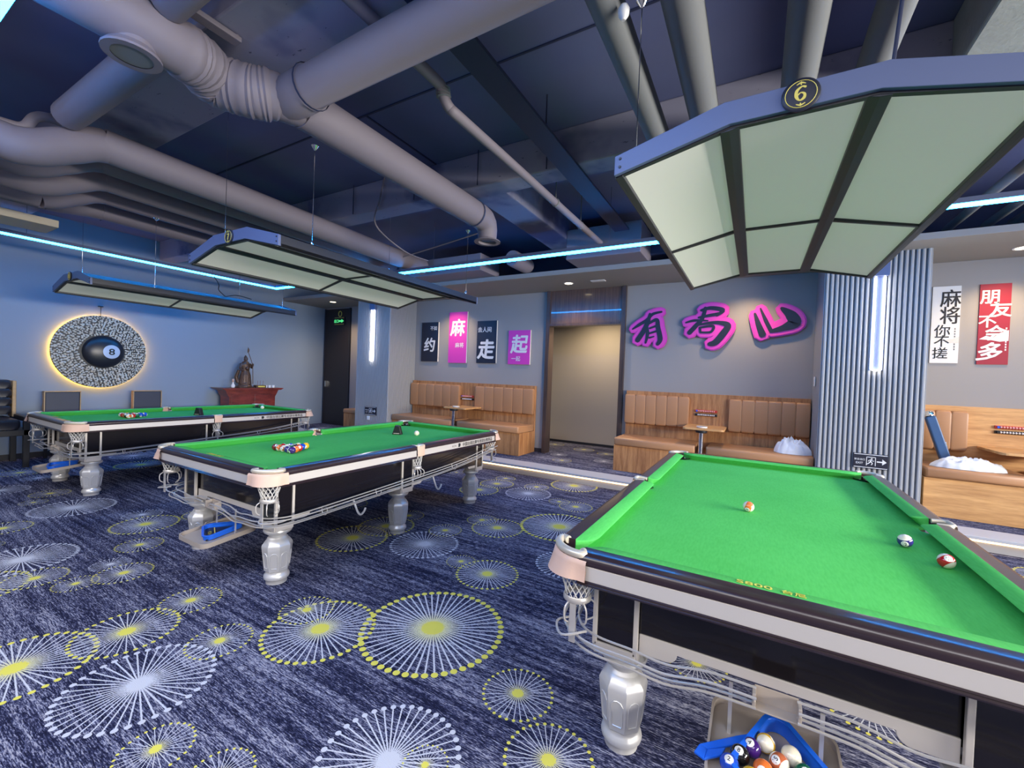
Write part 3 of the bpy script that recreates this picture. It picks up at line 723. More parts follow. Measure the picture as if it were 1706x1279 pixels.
    def apron(pa, pb, nrm):
        """black panel with an arched silver strip below, between two leg blocks"""
        a, b_ = Vector(pa), Vector(pb); L = (b_-a).length; d = (b_-a).normalized(); n_ = Vector(nrm)
        M = Matrix(((d.x, 0, n_.x, a.x), (d.y, 0, n_.y, a.y), (0, 1, 0, 0), (0, 0, 0, 1)))
        p = MB().prism([(0, .505), (L, .505), (L, .727), (0, .727)], -.02, .0, M).build('side_panel', M_cabinet, T)
        e, lo, mid = .10, .43, .468
        pl = [(0, lo), (e, lo)] + [(e+.04*math.sin(PI/2*i/5), mid-(mid-lo)*math.cos(PI/2*i/5)) for i in range(1, 6)]
        pl += [(L-x, z) for x, z in reversed(pl)] + [(L, .505), (0, .505)]
        MB().prism(pl, -.018, .006, M).build('apron_strip', M_skirt, T, bevel=.002)
    LU, LV = .52, 1.155
    apron((-.45, -1.215, 0), (.45, -1.215, 0), (0, -1, 0)); apron((.45, 1.215, 0), (-.45, 1.215, 0), (0, 1, 0))
    for sx in (-1, 1):
        for a, b_ in ((-1.11, -.08), (.08, 1.11)):
            pa, pb = (sx*.605, a, 0), (sx*.605, b_, 0)
            if sx < 0: pa, pb = pb, pa
            apron(pa, pb, (sx, 0, 0))
    # legs and their blocks
    lg = MB()
    lg.lathe([(.04, .392), (.070, .390), (.074, .384), (.088, .376), (.091, .366), (.086, .354), (.070, .344), (.056, .334), (.055, .322), (.066, .310)], 28)
    A8 = PI/8
    lg.lathe([(.058, .312), (.076, .298), (.094, .272), (.098, .262), (.0955, .235), (.079, .092), (.070, .082)], 8, rot=A8)
    lg.lathe([(.068, .092), (.067, .078), (.071, .068), (.079, .058), (.082, .046), (.079, .034), (.069, .027), (.066, .022), (.066, .0)], 28)
    for i in range(8):
        a = 2*PI*i/8; ap = math.cos(A8)
        def pt(x, z):
            t = (z-.092)/(.235-.092); r = (.079+(.0955-.079)*t)*ap + .0008
            return (r*math.cos(a)-x*math.sin(a), r*math.sin(a)+x*math.cos(a), z)
        loop = [(-.017, .115), (.017, .115), (.021, .125), (.023, .205), (.013, .219), (0, .223), (-.013, .219), (-.023, .205), (-.021, .125)]
        lg.tube([pt(x, z) for x, z in loop], .0026, 5, True)
    leg0 = None
    for v in (-LV, 0, LV):
        for sx in (-1, 1):
            if leg0 is None: leg0 = lg.build('leg', M_leg, T, smooth=32, loc=(sx*LU, v, 0)); o = leg0
            else:
                o = leg0.copy(); COL.objects.link(o); o.parent = T; o.location = (sx*LU, v, 0)
            hb = .068
            vv = v if v == 0 else (v+.0)
            x0, x1 = sorted((sx*(LU-.06), sx*.622)); y0, y1 = (vv-hb, vv+hb)
            if v != 0: y0, y1 = sorted((math.copysign(1.235, v), math.copysign(1.115, v)))
            b = MB().box(x0, x1, y0, y1, .43, .727).build('leg_block', M_cabinet, T)
            fr = MB(); s_ = .009
            for xx in (x0, x1):
                for yy in (y0, y1): fr.box(xx-s_, xx+s_, yy-s_, yy+s_, .42, .727)
            for xx in (x0, x1): fr.box(xx-s_, xx+s_, y0, y1, .388, .432)
            for yy in (y0, y1): fr.box(x0, x1, yy-s_, yy+s_, .388, .432)
            fr.box(x0, x1, y0, y1, .388, .43)
            fr.build('block_frame', M_skirt, b, bevel=.002)
    # ball return wires down both sides and round to the plate at the near end
    for sx in (-1, 1):
        mb = MB()
        for (off, dz) in ((-.022, .045), (.034, .045), (-.008, .0), (.018, .0)):
            ys = [(1.33, .63), (.7, .55), (0, .507), (-.7, .475), (-1.12, .46)]
            path = [(sx*(.735+off), y, z+dz*.9) for y, z in ys]
            path += [(sx*(.70+off), -1.27-off*.5, .455+dz), (sx*(.60+off*.5), -1.335-off, .452+dz), (sx*.45, -1.345-off, .452+dz), (sx*.33, -1.34-off, .440+dz), (sx*.20, -1.335-off, .462+dz), (sx*.055, -1.335-off, .468+dz*.9)]
            mb.tube(smooth_path(path, 6), .0046, 6)
        for y, z in ((1.1, .60), (.55, .535), (-.45, .487), (-.95, .465)):
            mb.tube(smooth_path([(sx*.705, y, z+.04), (sx*.722, y, z-.006), (sx*.756, y, z-.006), (sx*.772, y, z+.04)], 4), .0035, 5)
        for y, z in ((.9, .58), (-.85, .468)):
            mb.box(min(sx*.60, sx*.73), max(sx*.60, sx*.73), y-.006, y+.006, z-.012, z-.006)
        mb.build('return_track', M_wire, T, smooth=50)
    pl = MB(); pl.box(-.06, .06, -1.345, -1.30, .456, .461)
    pl.prism([(-.06, .46), (.06, .46), (.06, .512), (-.06, .512)], 0, .004, Matrix(((1, 0, 0, 0), (0, 0, 1, -1.302), (0, 1, 0, 0), (0, 0, 0, 1))))
    for xx in (-.066, .056): pl.box(xx, xx+.010, -1.346, -1.30, .456, .508)
    for xx in (-.061, .061): pl.lathe([(.006, 0), (.004, .003)], 8, Matrix.Translation((xx, -1.347, .485)) @ Matrix.Rotation(PI/2, 4, 'X'))
    pl.build('return_plate', M_brown, T, bevel=.0015)
    for xx in (-.135, .125): MB().box(xx, xx+.012, -1.238, -1.232, .27, .45).build('tray_strap', M_wire, T)
    # open ball tray hanging below the near end, rounded corners
    out = []; hw, y0, y1, rc = .19, -1.47, -1.10, .05
    for cx, cy, a0 in ((hw-rc, y1-rc, 0), (-hw+rc, y1-rc, 90), (-hw+rc, y0+rc, 180), (hw-rc, y0+rc, 270)):
        for i in range(6): out.append((cx+rc*math.cos(math.radians(a0+18*i)), cy+rc*math.sin(math.radians(a0+18*i))))
    inn_ = [((x)*(hw-.008)/hw, (y-(y0+y1)/2)*((y1-y0)/2-.008)/((y1-y0)/2)+(y0+y1)/2) for x, y in out]
    zb = lambda y: .245 + (y-y0)/(y1-y0)*.035
    mb = MB(); n = len(out); vs = [(x, y, zb(y)-.004) for x, y in out] + [(x, y, zb(y)+.028) for x, y in out] + [(x, y, zb(y)+.028) for x, y in inn_] + [(x, y, zb(y)+.004) for x, y in inn_]
    fs = [tuple(range(n-1, -1, -1)), tuple(3*n+i for i in range(n))]
    for k in range(3):
        for i in range(n): j = (i+1) % n; fs.append((k*n+i, k*n+j, (k+1)*n+j, (k+1)*n+i))
    mb.add(vs, fs); mb.build('ball_tray', M_brown, T, smooth=30)
    # rest hooks under the sides
    for sx in (-1, 1):
        for v in (-.55, .42):
            MB().tube(smooth_path([(sx*.61, v-.05, .475), (sx*.625, v-.03, .40), (sx*.635, v-.01, .345), (sx*.635, v+.02, .325), (sx*.635, v+.05, .345), (sx*.635, v+.062, .37)], 4), .0085, 8).build('rest_hook', M_white, T, smooth=60)
    return T
TX = [(.098, 2.903), (-3.369, 2.913), (-6.90, 2.927)]
TN = ['right', 'middle', 'left']
tab = make_table('green pool table nearest the camera at the right, three loose balls on its cloth')
tab2 = copy_tree(tab); tab2['label'] = 'green pool table in the middle of the row, under the hanging lamp numbered 7'
tab3 = copy_tree(tab); tab3['label'] = 'green pool table farthest left, in front of the glowing eight ball wall disc'
for t_, (x, y) in zip((tab, tab2, tab3), TX): t_.location = (x, y, 0)

# ------------------------------------------------------------------ balls
BR = .0286
_bm = {}
def ball_mesh(k):
    if k not in _bm:
        mb = MB(); mb.sphere((0, 0, 0), BR, 28, 18)
        me = bpy.data.meshes.new('ball'); me.from_pydata(mb.v, [], mb.f)
        me.materials.append(M_ivory if k == 0 else ball_material(k)); me.polygons.foreach_set('use_smooth', [True]*len(me.polygons))
        nb = None
        if k:
            g = MB(); text(g, str(k), (0, 0, 0), height=.0125, M=FACE_RIGHT, bold=.015)
            for sg in (1, -1):
                pass
            vs = [(math.sqrt(max(0, BR*BR-v[1]**2-v[2]**2))+.0002, v[1], v[2]) for v in g.v]
            nb = bpy.data.meshes.new('number'); nb.from_pydata(vs, [], g.f); nb.materials.append(M_blackprint)
        _bm[k] = (me, nb)
    return _bm[k]
def ball(k, loc, label, rot=(0, 0, 0), group=None):
    me, nb = ball_mesh(k)
    o = bpy.data.objects.new('cue_ball' if k == 0 else 'pool_ball', me); COL.objects.link(o); o.location = loc; o.rotation_euler = rot
    tag(o, label, 'ball', group)
    if nb:
        c = bpy.data.objects.new('number', nb); COL.objects.link(c); c.parent = o
    return o
def aim(loc, up_tilt=0.0, spin=0.0, roll=0.0):
    """orientation that points the number (+X) at the camera, offset by angles"""
    d = Vector((0, 0, 1.4859)) - Vector(loc); yaw = math.atan2(d.y, d.x); el = math.atan2(d.z, math.hypot(d.x, d.y))
    return (Matrix.Rotation(yaw+spin, 3, 'Z') @ Matrix.Rotation(-(el+up_tilt), 3, 'Y') @ Matrix.Rotation(roll, 3, 'X')).to_euler()
def kind_name(k):
    return ('%s solid' % BALLC[k][0]) if k <= 8 else ('%s striped' % BALLC[k-8][0])
zb_ = BED + BR
p = (-.005, 2.70, zb_); ball(13, p, 'orange striped ball alone mid-cloth on the nearest table', aim(p, -.75, -.25, 1.2))
p = (.612, 2.535, zb_); ball(12, p, 'navy and white striped ball near the right middle pocket of the nearest table', aim(p, -.55, .0, 0.15))
p = (.690, 2.335, zb_); ball(11, p, 'red striped ball against the right cushion of the nearest table', aim(p, .45, .3, 0.55))
RACK = [1, 9, 2, 10, 8, 3, 11, 14, 6, 5, 7, 13, 15, 12, 4]
for ti, vap in ((1, -.585), (2, -.50)):
    i = 0
    for row in range(5):
        for c in range(row+1):
            k = RACK[i] if ti == 1 else RACK[(i*7+3) % 15]; i += 1
            x = TX[ti][0]-.03+(c-row/2)*BR*2.02; y = TX[ti][1]+vap-row*BR*1.75
            ball(k, (x, y, zb_), '%s ball number %d in the triangle racked on the %s table' % (kind_name(k), k, TN[ti]), (RN.uniform(0, 6), RN.uniform(0, 6), RN.uniform(0, 6)), 'racked balls on the %s table' % TN[ti])
ball(0, (-3.275, 3.60, zb_), 'cream cue ball beside the black wedge on the middle table')
ball(0, (-7.215, 4.12, zb_), 'cream cue ball at the far end of the left table')
# ------------------------------------------------------------------ chalk wedge boxes standing on the cloth
def wedge(x, y, label, rz):
    o = empty('rack_marker', (x, y, BED), label, 'marker', 'black wedges on the tables', rz)
    MB().prism([(-.055, 0), (.055, 0), (.028, .098), (-.022, .105)], -.03, .03, Matrix(((1, 0, 0, 0), (0, 0, 1, 0), (0, 1, 0, 0), (0, 0, 0, 1)))).build('wedge_body', M_black, o, bevel=.005)
    MB().box(-.035, .03, -.0325, -.029, .010, .018).build('wedge_label', M_brown, o)
wedge(-3.50, 3.53, 'small black wedge standing on the middle table beside the cue ball', .5)
wedge(-6.77, 2.98, 'small black wedge standing halfway along the left table', .4)

# ------------------------------------------------------------------ triangles in the ball trays
def triangle(loc, label, s=.155, rz=0.0, tilt=.1, flange=False, hh=.054):
    o = empty('ball_triangle', loc, label, 'triangle'); o.rotation_euler = (tilt, 0, rz)
    def tri(rad, cr):
        out = []
        for k in range(3):
            a = PI/2 + 2*PI*k/3; c = Vector((math.cos(a), math.sin(a)))*(rad-2*cr)
            for i in range(7):
                b = a - PI/3 + 2*PI/3*i/6; out.append((c.x+cr*math.cos(b), c.y+cr*math.sin(b)))
        return out
    def wall(r0, r1, z0, z1, cr):
        A, B = tri(r0, cr), tri(r1, max(cr-(r0-r1)*.5, .004)); n = len(A)
        vs = [(x, y, z0) for x, y in A]+[(x, y, z1) for x, y in A]+[(x, y, z1) for x, y in B]+[(x, y, z0) for x, y in B]; fs = []
        for k in range(4):
            for i in range(n):
                j = (i+1) % n; l = (k+1) % 4; fs.append((k*n+i, k*n+j, l*n+j, l*n+i))
        return MB().add(vs, fs)
    wl = wall(s*1.32, s*1.20, 0, hh-.002, .045)
    wl.build('frame_wall', M_blue, o, smooth=40, bevel=.002)
    wall(s*1.40, s*1.20, hh-.008, hh, .048).build('frame_lip', M_blue, o, smooth=40)
    if flange:
        f = MB(); pts = [(-.235, -.02), (-.20, .055), (-.045, .10), (-.04, .055), (-.155, -.015), (-.19, -.06)]
        f.prism([(-.262, -.055), (-.245, -.02), (-.222, -.03), (-.232, -.07)], .02, .03); f.prism([(-.245, -.02), (-.13, .06), (-.05, .11), (-.045, .09), (-.115, .035), (-.222, -.03)], .02, .03)
        f.prism([(-.232, -.07), (-.222, -.03), (-.165, .0), (-.18, -.035)], .02, .03)
        f.build('handle_wing', M_blue, o, bevel=.003)
    return o
tri_z = .266
triangle((TX[0][0]+.03, TX[0][1]-1.315, tri_z), 'blue plastic triangle full of balls in the tray of the nearest table', .16, .12, .098, True)
tt = triangle((TX[1][0]-.01, TX[1][1]-1.275, tri_z), 'empty blue plastic triangle in the tray of the middle table', .145, -.42, .11, False, .036)
MB().prism([(.0, .15), (-.14, -.08), (.14, -.08)], .004, .009).build('rubber_mat', M_black, tt)
g = MB(); g.box(-.10, .10, -.028, -.022, .009, .0098); text(g, 'KCN', (0, -.055, .0098), height=.022, M=Matrix.Identity(4)); text(g, '8', (.03, .03, .0098), height=.05, M=Matrix.Identity(4), bold=.02)
g.build('mat_print', M_gold, tt)
t3 = triangle((TX[2][0]-.01, TX[2][1]-1.275, tri_z), 'empty blue plastic triangle in the tray of the left table', .145, -.3, .11, False, .036)
bz = .262+BR
TB = [(9, .070, 1.575, .0, 1.9, .9), (4, .030, 1.535, .9, -.5, 0), (8, -.002, 1.490, .8, -.3, 0), (2, -.030, 1.440, 1.0, -.2, 0), (5, .062, 1.470, -.25, -.15, .1), (15, .106, 1.520, .2, -.55, 1.5),
      (0, .140, 1.565, 0, 0, 0), (1, .030, 1.425, .9, .4, .3), (6, .172, 1.515, .6, .2, 0), (10, .118, 1.455, .2, 1.2, .4), (14, .188, 1.458, .2, .9, .4), (3, .085, 1.40, .2, .3, .4)]
for k, x, y, a, b_, c in TB:
    q = (x+.008, y+.065, bz-.012+(y-1.30)*.098)
    lb = 'white cue ball lying in the blue triangle under the nearest table' if k == 0 else '%s ball number %d lying in the blue triangle under the nearest table' % (kind_name(k), k)
    ball(k, q, lb, aim(q, a*.5, b_, c), 'balls in the blue triangle')
# cue rest lying across under the middle table
o = empty('cue_rest', (-4.16, 1.70, .70), 'dark rest stick with brass cross head poking out left of the middle table', 'cue rest')
MB().tube([(0, 0, 0), (.16, .05, .004), (.40, .12, .012)], [.006, .008, .010], 8).build('shaft', M_navy, o, smooth=60)
g = MB(); g.tube([(-.012, 0, -.028), (-.012, 0, .028)], .005, 6); g.tube([(-.012, -.024, 0), (-.012, .024, 0)], .005, 6); g.sphere((-.012, 0, .0), .010, 10, 6); g.build('cross_head', M_gold, o, smooth=60)

# ------------------------------------------------------------------ hanging table lamps
LA, LK, ZB = .61, .205, 2.30
def make_lamp(label):
    L = empty('table_lamp', (0, 0, ZB), label, 'hanging lamp', 'hanging lamps above the pool tables')
    y0, y1 = -1.165, 1.155
    sl = .098/(LA-LK)
    low = [(-LA, 0), (-LK, .098), (LK, .098), (LA, 0)]; top = [(LA, .075), (LK+.02, .178), (-LK-.02, .178), (-LA, .075)]
    MXZ = lambda y: Matrix(((1, 0, 0, 0), (0, 0, -1, y), (0, 1, 0, 0), (0, 0, 0, 1)))
    for y, th in ((y0, .018), (y1-.018, .018)):
        e = MB().prism(low+top, -th, 0, MXZ(y)).build('end_panel', M_lampend, L, bevel=.002)
        sc = MB()
        for xx in (-LA+.022, LA-.022):
            for zz in (.030, .062): sc.lathe([(.006, 0), (.005, .003)], 8, MXZ(y-.0005) @ Matrix.Translation((xx, zz, 0)))
        sc.build('screw', M_black, e)
    # cover and side fascias
    for sx in (-1, 1):
        a, b_ = sorted((sx*LA, sx*(LA-.012))); MB().box(a, b_, y0+.018, y1-.018, -.004, .072).build('side_fascia', M_lampdark, L)
    cv = MB(); n4 = [(-LA+.005, .062), (-LK-.01, .160), (LK+.01, .160), (LA-.005, .062)]; u4 = [(LA-.005, .068), (LK+.01, .166), (-LK-.01, .166), (-LA+.005, .068)]
    cv.prism(n4+u4, -(y1-.018), -(y0+.018), MXZ(0)); cv.build('top_cover', M_lampdark, L)
    # ribs between the three facets, centre bars and the outer lips
    for sx in (-1, 1):
        rb = MB(); rb.prism([(sx*(LK-.030), .090), (sx*(LK+.0), .082), (sx*(LK+.030), .080), (sx*(LK+.034), .12), (sx*(LK-.034), .13)][::sx], -(y1-.018), -(y0+.018), MXZ(0))
        rb.build('rib', M_lampdark, L, bevel=.002); rb = MB()
        rb.prism([(sx*(LA-.03), .0), (sx*LA, -.006), (sx*LA, .02), (sx*(LA-.03), .02)][::sx], -(y1-.018), -(y0+.018), MXZ(0))
        rb.build('edge_rail', M_lampdark, L, bevel=.002)
    for ya, yb in ((y0+.016, y0+.036), (-.010, .010), (y1-.036, y1-.016)):
        cb = MB(); cb.prism([(-LA+.01, 0), (-LK, .090), (LK, .090), (LA-.01, 0), (LA-.01, .02), (LK, .112), (-LK, .112), (-LA+.01, .02)], -yb, -ya, MXZ(0)); cb.build('cross_bar', M_lampdark, L)
    # six diffuser panels
    for ya, yb in ((y0+.03, -.004), (.004, y1-.03)):
        MB().box(-LK+.01, LK-.01, ya, yb, .102, .110).build('diffuser', M_diff, L)
        for sx in (-1, 1):
            xa, xb = LA-.012, LK+.01
            za, zb2 = .012, .012+(xa-xb)*sl
            MB().prism([(sx*xa, za), (sx*xb, zb2), (sx*xb, zb2+.008), (sx*xa, za+.008)][::sx], -yb, -ya, MXZ(0)).build('diffuser', M_diff, L)
    return L, y0
def lamp_plate(L, y0, num):
    p = MB(); MP = Matrix(((1, 0, 0, 0), (0, 0, -1, y0), (0, 1, 0, .135), (0, 0, 0, 1)))
    p.lathe([(.052, 0), (.054, .006), (.050, .009), (.040, .010)], 28, MP)
    pl = p.build('number_plate', M_ink, L, smooth=40)
    g = MB(); g.tube([(.043*math.cos(2*PI*i/28), y0-.0105, .135+.043*math.sin(2*PI*i/28)) for i in range(28)], .0012, 5, True)
    MS = Matrix(((1, 0, 0, 0), (0, 0, -1, y0-.010), (0, 1, 0, .135), (0, 0, 0, 1)))
    if num == 6:
        stroke(g, [(.012, .020), (.002, .023), (-.011, .012), (-.012, -.006), (-.003, -.020), (.009, -.014), (.010, -.002), (.0, .004), (-.008, -.002)], [.007, .004, .009, .010, .004, .009, .007, .003, .004], MS, 0, .001, n=5)
    elif num == 7:
        stroke(g, [(-.013, .018), (.014, .019)], [.007, .006], MS, 0, .001, n=3); stroke(g, [(.013, .018), (.0, -.002), (-.003, -.020)], [.004, .007, .010], MS, 0, .001, n=5)
    else:
        for cz, r_ in ((.011, .010), (-.010, .012)): g.tube([(r_*math.cos(2*PI*i/16), y0-.0108, .135+cz+r_*.95*math.sin(2*PI*i/16)) for i in range(16)], .003, 6, True)
    for sg in (1, -1):
        stroke(g, [(-.012, sg*.031), (0, sg*.036), (.012, sg*.031)], [.002, .005, .002], MS, 0, .001, n=4); stroke(g, [(0, sg*.030), (0, sg*.040)], [.004, .001], MS, 0, .001, n=2)
    g.build('numeral', M_gold, pl)
def cables(L, tops):
    for (x, y), zt in tops:
        c = MB(); z0 = .075 if abs(x) > .5 else .16
        c.tube([(x, y, z0), (x, y, zt-ZB)], .0022, 5); c.lathe([(.008, 0), (.009, .012), (.004, .03)], 8, Matrix.Translation((x, y, z0)))
        c.lathe([(.006, -.03), (.02, -.01), (.026, 0)], 10, Matrix.Translation((x, y, zt-ZB)))
        c.build('cable', M_chrome, L, smooth=50)
lamp, y0L = make_lamp('hanging lamp numbered 6 above the nearest table, pale panels seen from below')
lamp2 = copy_tree(lamp); lamp2['label'] = 'hanging lamp numbered 7 above the middle table'
lamp3 = copy_tree(lamp); lamp3['label'] = 'hanging lamp numbered 8 above the left table'
LY = 2.825
for L, num, x, dz in ((lamp, 6, .09, 0), (lamp2, 7, -3.385, 0), (lamp3, 8, -6.74, .0)):
    L.location = (x, LY, ZB+dz); lamp_plate(L, y0L, num)
cables(lamp, [((-.57, -1.0), 3.10), ((-.57, .98), 3.12), ((.57, .98), 3.10), ((.57, -1.0), 3.10)])
cables(lamp2, [((.64-.03, -.92), 3.07), ((.61, .93), 3.06), ((-.57, -.92), 3.70), ((-.57, .93), 3.70)])
cables(lamp3, [((.58, -.6), 3.19), ((.58, .95), 3.19), ((-.57, -.92), 3.70), ((-.57, .93), 3.70)])
lw = MB(); lw.tube(smooth_path([(.2, .35, .17), (.12, .3, .26), (.16, .28, .33), (.2, .2, .42)], 5), .006, 6); lw.tube(smooth_path([(.2, .35, .17), (.3, .45, .2), (.4, .6, .165)], 5), .005, 6); lw.build('power_lead', M_lampdark, lamp3, smooth=60)

# ------------------------------------------------------------------ blue strip lights (a rectangle round the tables)
ZS = 3.0
def strip(name_lbl, a, b):
    o = empty('led_strip', (0, 0, 0), name_lbl, 'strip light', 'blue strip lights under the ceiling')
    (x0, y0), (x1, y1) = a, b; hw = .036
    if abs(x1-x0) > abs(y1-y0): bx = (x0, x1, y0-hw, y0+hw)
    else: bx = (x0-hw, x0+hw, y0, y1)
    MB().box(bx[0], bx[1], bx[2], bx[3], ZS+.012, ZS+.055).build('channel', M_lampend, o)
    q = .006
    MB().box(bx[0]+q, bx[1]-q, bx[2]+q, bx[3]-q, ZS-.006, ZS+.0119).build('diffuser', E_blue, o)
    h = MB(); L = max(bx[1]-bx[0], bx[3]-bx[2]); k = max(2, int(L/2.2))
    for i in range(k):
        t_ = (i+.5)/k; h.tube([(bx[0]+(bx[1]-bx[0])*t_ if bx[1]-bx[0] > .2 else x0, bx[2]+(bx[3]-bx[2])*t_ if bx[3]-bx[2] > .2 else y0, z) for z in (ZS+.05, 3.7)], .002, 4)
    h.build('hanger', M_darkduct, o)
strip('long glowing blue strip light parallel to the left wall', (-8.0, .52), (-8.0, 4.73))
strip('long glowing blue strip light running past the doorway, parallel to the back wall', (-8.03, 4.765), (5.0, 4.765))
strip('bright blue strip light overhead in the top left corner', (-4.3, .47), (-.2, .47))

# ------------------------------------------------------------------ ducts and pipes below the slab
def duct(name, label, path, r, m=M_pipe, cat='pipe', seg=18, bands=(), smooth=50):
    mb = MB(); mb.tube(path, r, seg); o = mb.build(name, m, None, smooth=smooth); tag(o, label, cat)
    return o
ZA = 3.21
d = duct('air_duct', 'wide lavender round duct running to its open downturned end above the back strip', [(-2.66, 1.72, ZA), (-2.66, 3.80, ZA), (-2.66, 3.87, ZA-.01), (-2.66, 3.93, ZA-.05), (-2.66, 3.96, ZA-.11), (-2.66, 3.965, ZA-.20)], [.135, .132, .128, .12, .11, .10], cat='duct')
MB().lathe([(.10, .0), (.145, -.02), (.148, -.03), (.10, -.032), (.09, .0)], 20, Matrix.Translation((-2.66, 3.965, ZA-.20)), cap=False).build('outlet_flange', M_pipe, d, smooth=30)
MB().lathe([(.137, -.012), (.14, 0), (.137, .012)], 20, Matrix.Translation((-2.66, 3.70, ZA)) @ Matrix.Rotation(PI/2, 4, 'X'), cap=False).build('joint_band', M_darkduct, d, smooth=60)
pts = smooth_path([(-2.86, -.6, ZA), (-2.81, .5, ZA), (-2.80, 1.0, ZA), (-2.85, 1.2, ZA+.02), (-2.92, 1.33, ZA+.015), (-2.80, 1.47, ZA-.01), (-2.72, 1.58, ZA), (-2.66, 1.74, ZA)], 12)
rs = []
for i, p in enumerate(pts):
    fl = 1.1 < p.y < 1.55
    rs.append((.138 if not fl else .148) * (1 + (.028*math.sin(i*2.6) if fl else .004*math.sin(i*1.7))) * (1 if p.y < 1.6 else .93))
duct('flexible_duct', 'wrinkled flexible duct with a kink joining the capped branch to the round duct', pts, rs, cat='duct', smooth=25)
d = duct('branch_duct', 'round duct branching to the right across the ceiling top centre', [(-2.66, 1.64, ZA), (-2.45, 1.63, ZA), (-2.44, 1.63, ZA), (-.55, 1.60, ZA)], [.125, .125, .115, .115], cat='duct')
MB().lathe([(.127, -.008), (.131, 0), (.127, .008)], 20, Matrix.Translation((-2.42, 1.63, ZA)) @ Matrix.Rotation(PI/2, 4, 'Y'), cap=False).build('joint_band', M_darkduct, d, smooth=60)
o = empty('capped_outlet', (-2.81, .90, 3.05), 'capped round outlet hanging from the flexible duct at the upper left', 'duct')
MB().lathe([(.10, .12), (.10, .03), (.122, .0), (.122, -.012), (.085, -.012)], 24, cap=False).build('collar', M_pipe, o, smooth=30)
MB().lathe([(.086, -.008), (.086, -.004)], 24).build('cap', M_pipeG, o)
duct('cross_pipe', 'straight lavender pipe from the flexible duct to the left wall bundle', [(-2.86, 1.075, 3.27), (-4.42, 1.065, 3.27)], .095)
duct('conduit', 'thin lavender pipe with a hooped bend over the cross pipe at the left', smooth_path([(-4.86, -1.0, 3.19), (-4.80, .6, 3.19), (-4.79, .84, 3.19), (-4.78, .92, 3.21), (-4.77, .97, 3.30), (-4.765, 1.04, 3.335), (-4.765, 1.17, 3.335), (-4.78, 1.25, 3.32), (-4.80, 1.32, 3.24), (-4.81, 1.42, 3.20), (-4.82, 2.0, 3.20), (-4.95, 5.2, 3.20)], 5), .034)
# bundle of pipes along the left side, each with a jog where it passes the cross pipe
for i, (x, zr, zl, r, lb) in enumerate([(-4.53, 3.20, 2.98, .125, 'wide lavender pipe nearest the room in the left bundle, with an upward jog'), (-5.16, 3.27, 3.04, .079, 'second lavender pipe of the left ceiling bundle'), (-5.58, 3.255, 3.04, .096, 'third lavender pipe of the left ceiling bundle'), (-6.14, 3.27, 3.06, .082, 'fourth lavender pipe of the left ceiling bundle'), (-6.72, 3.255, 3.20, .096, 'lavender pipe nearest the left wall in the ceiling bundle')]):
    yj = 1.08+i*.15
    duct('bundle_pipe', lb, smooth_path([(x, -2.0, zl), (x, yj-.6, zl), (x, yj-.22, zl), (x-.02, yj, (zl+zr)/2), (x-.04, yj+.22, zr), (x-.05, yj+.6, zr), (x-.2, 5.2, zr)], 6), r, cat='pipe')['group'] = 'pipes along the left side'
for i, (x, r, lb) in enumerate([(-.645, .075, 'first grey pipe from the left above lamp 6'), (-.345, .085, 'second grey pipe from the left above lamp 6'), (.14, .085, 'third grey pipe from the left above lamp 6, behind the number plate'), (.465, .075, 'rightmost grey pipe above lamp 6')]):
    o = duct('overhead_pipe', lb, [(x, -2.9, 3.17), (x, 5.8, 3.17)], r, M_pipeG); o['group'] = 'grey pipes above lamp 6'
o = tag(MB().box(-1.59, -1.41, -2.9, 5.2, 3.335, 3.358).build('cable_tray', M_darkduct, None, bevel=.003), 'long dark navy cable tray running under the slab', 'cable tray')
cr = MB(); cr.tube([(-1.50, 3.0, 3.35), (-1.50, 3.0, 3.70)], .006, 5)
d = duct('sprinkler_pipe', 'thin lavender pipe stepping down at a ribbed fitting left of the dark cable tray', smooth_path([(-1.86, -2.0, 3.375), (-1.86, 1.5, 3.375), (-1.86, 2.10, 3.375), (-1.86, 2.17, 3.36), (-1.86, 2.20, 3.315), (-1.85, 2.25, 3.27), (-1.83, 2.36, 3.25), (-1.82, 3.1, 3.25), (-1.80, 5.28, 3.25)], 5), .036)
f = MB()
for k in range(4): f.lathe([(.040, -.006), (.05, 0), (.040, .006)], 14, Matrix.Translation((-1.86, 2.185+k*.004, 3.365-k*.016)) @ Matrix.Rotation(.2, 4, 'X'))
f.build('ribbed_fitting', M_pipeG, d)
h = MB()
for yy in (3.9, 4.6): h.tube([(-1.81, yy, 3.21), (-1.81, yy, 3.70)], .006, 5); h.lathe([(.04, -.012), (.043, 0), (.04, .012)], 12, Matrix.Translation((-1.81, yy, 3.25)) @ Matrix.Rotation(PI/2, 4, 'X'))
h.build('hanger', M_pipeG, d)
o = empty('pipe_clip', (-.56, 1.83, 3.10), 'white plastic clip where the lamp 6 cable meets the grey pipe', 'clip')
g = MB(); g.lathe([(.008, -.05), (.022, -.03), (.026, -.005), (.018, .012)], 12); g.build('clip_body', M_white, o, smooth=40)
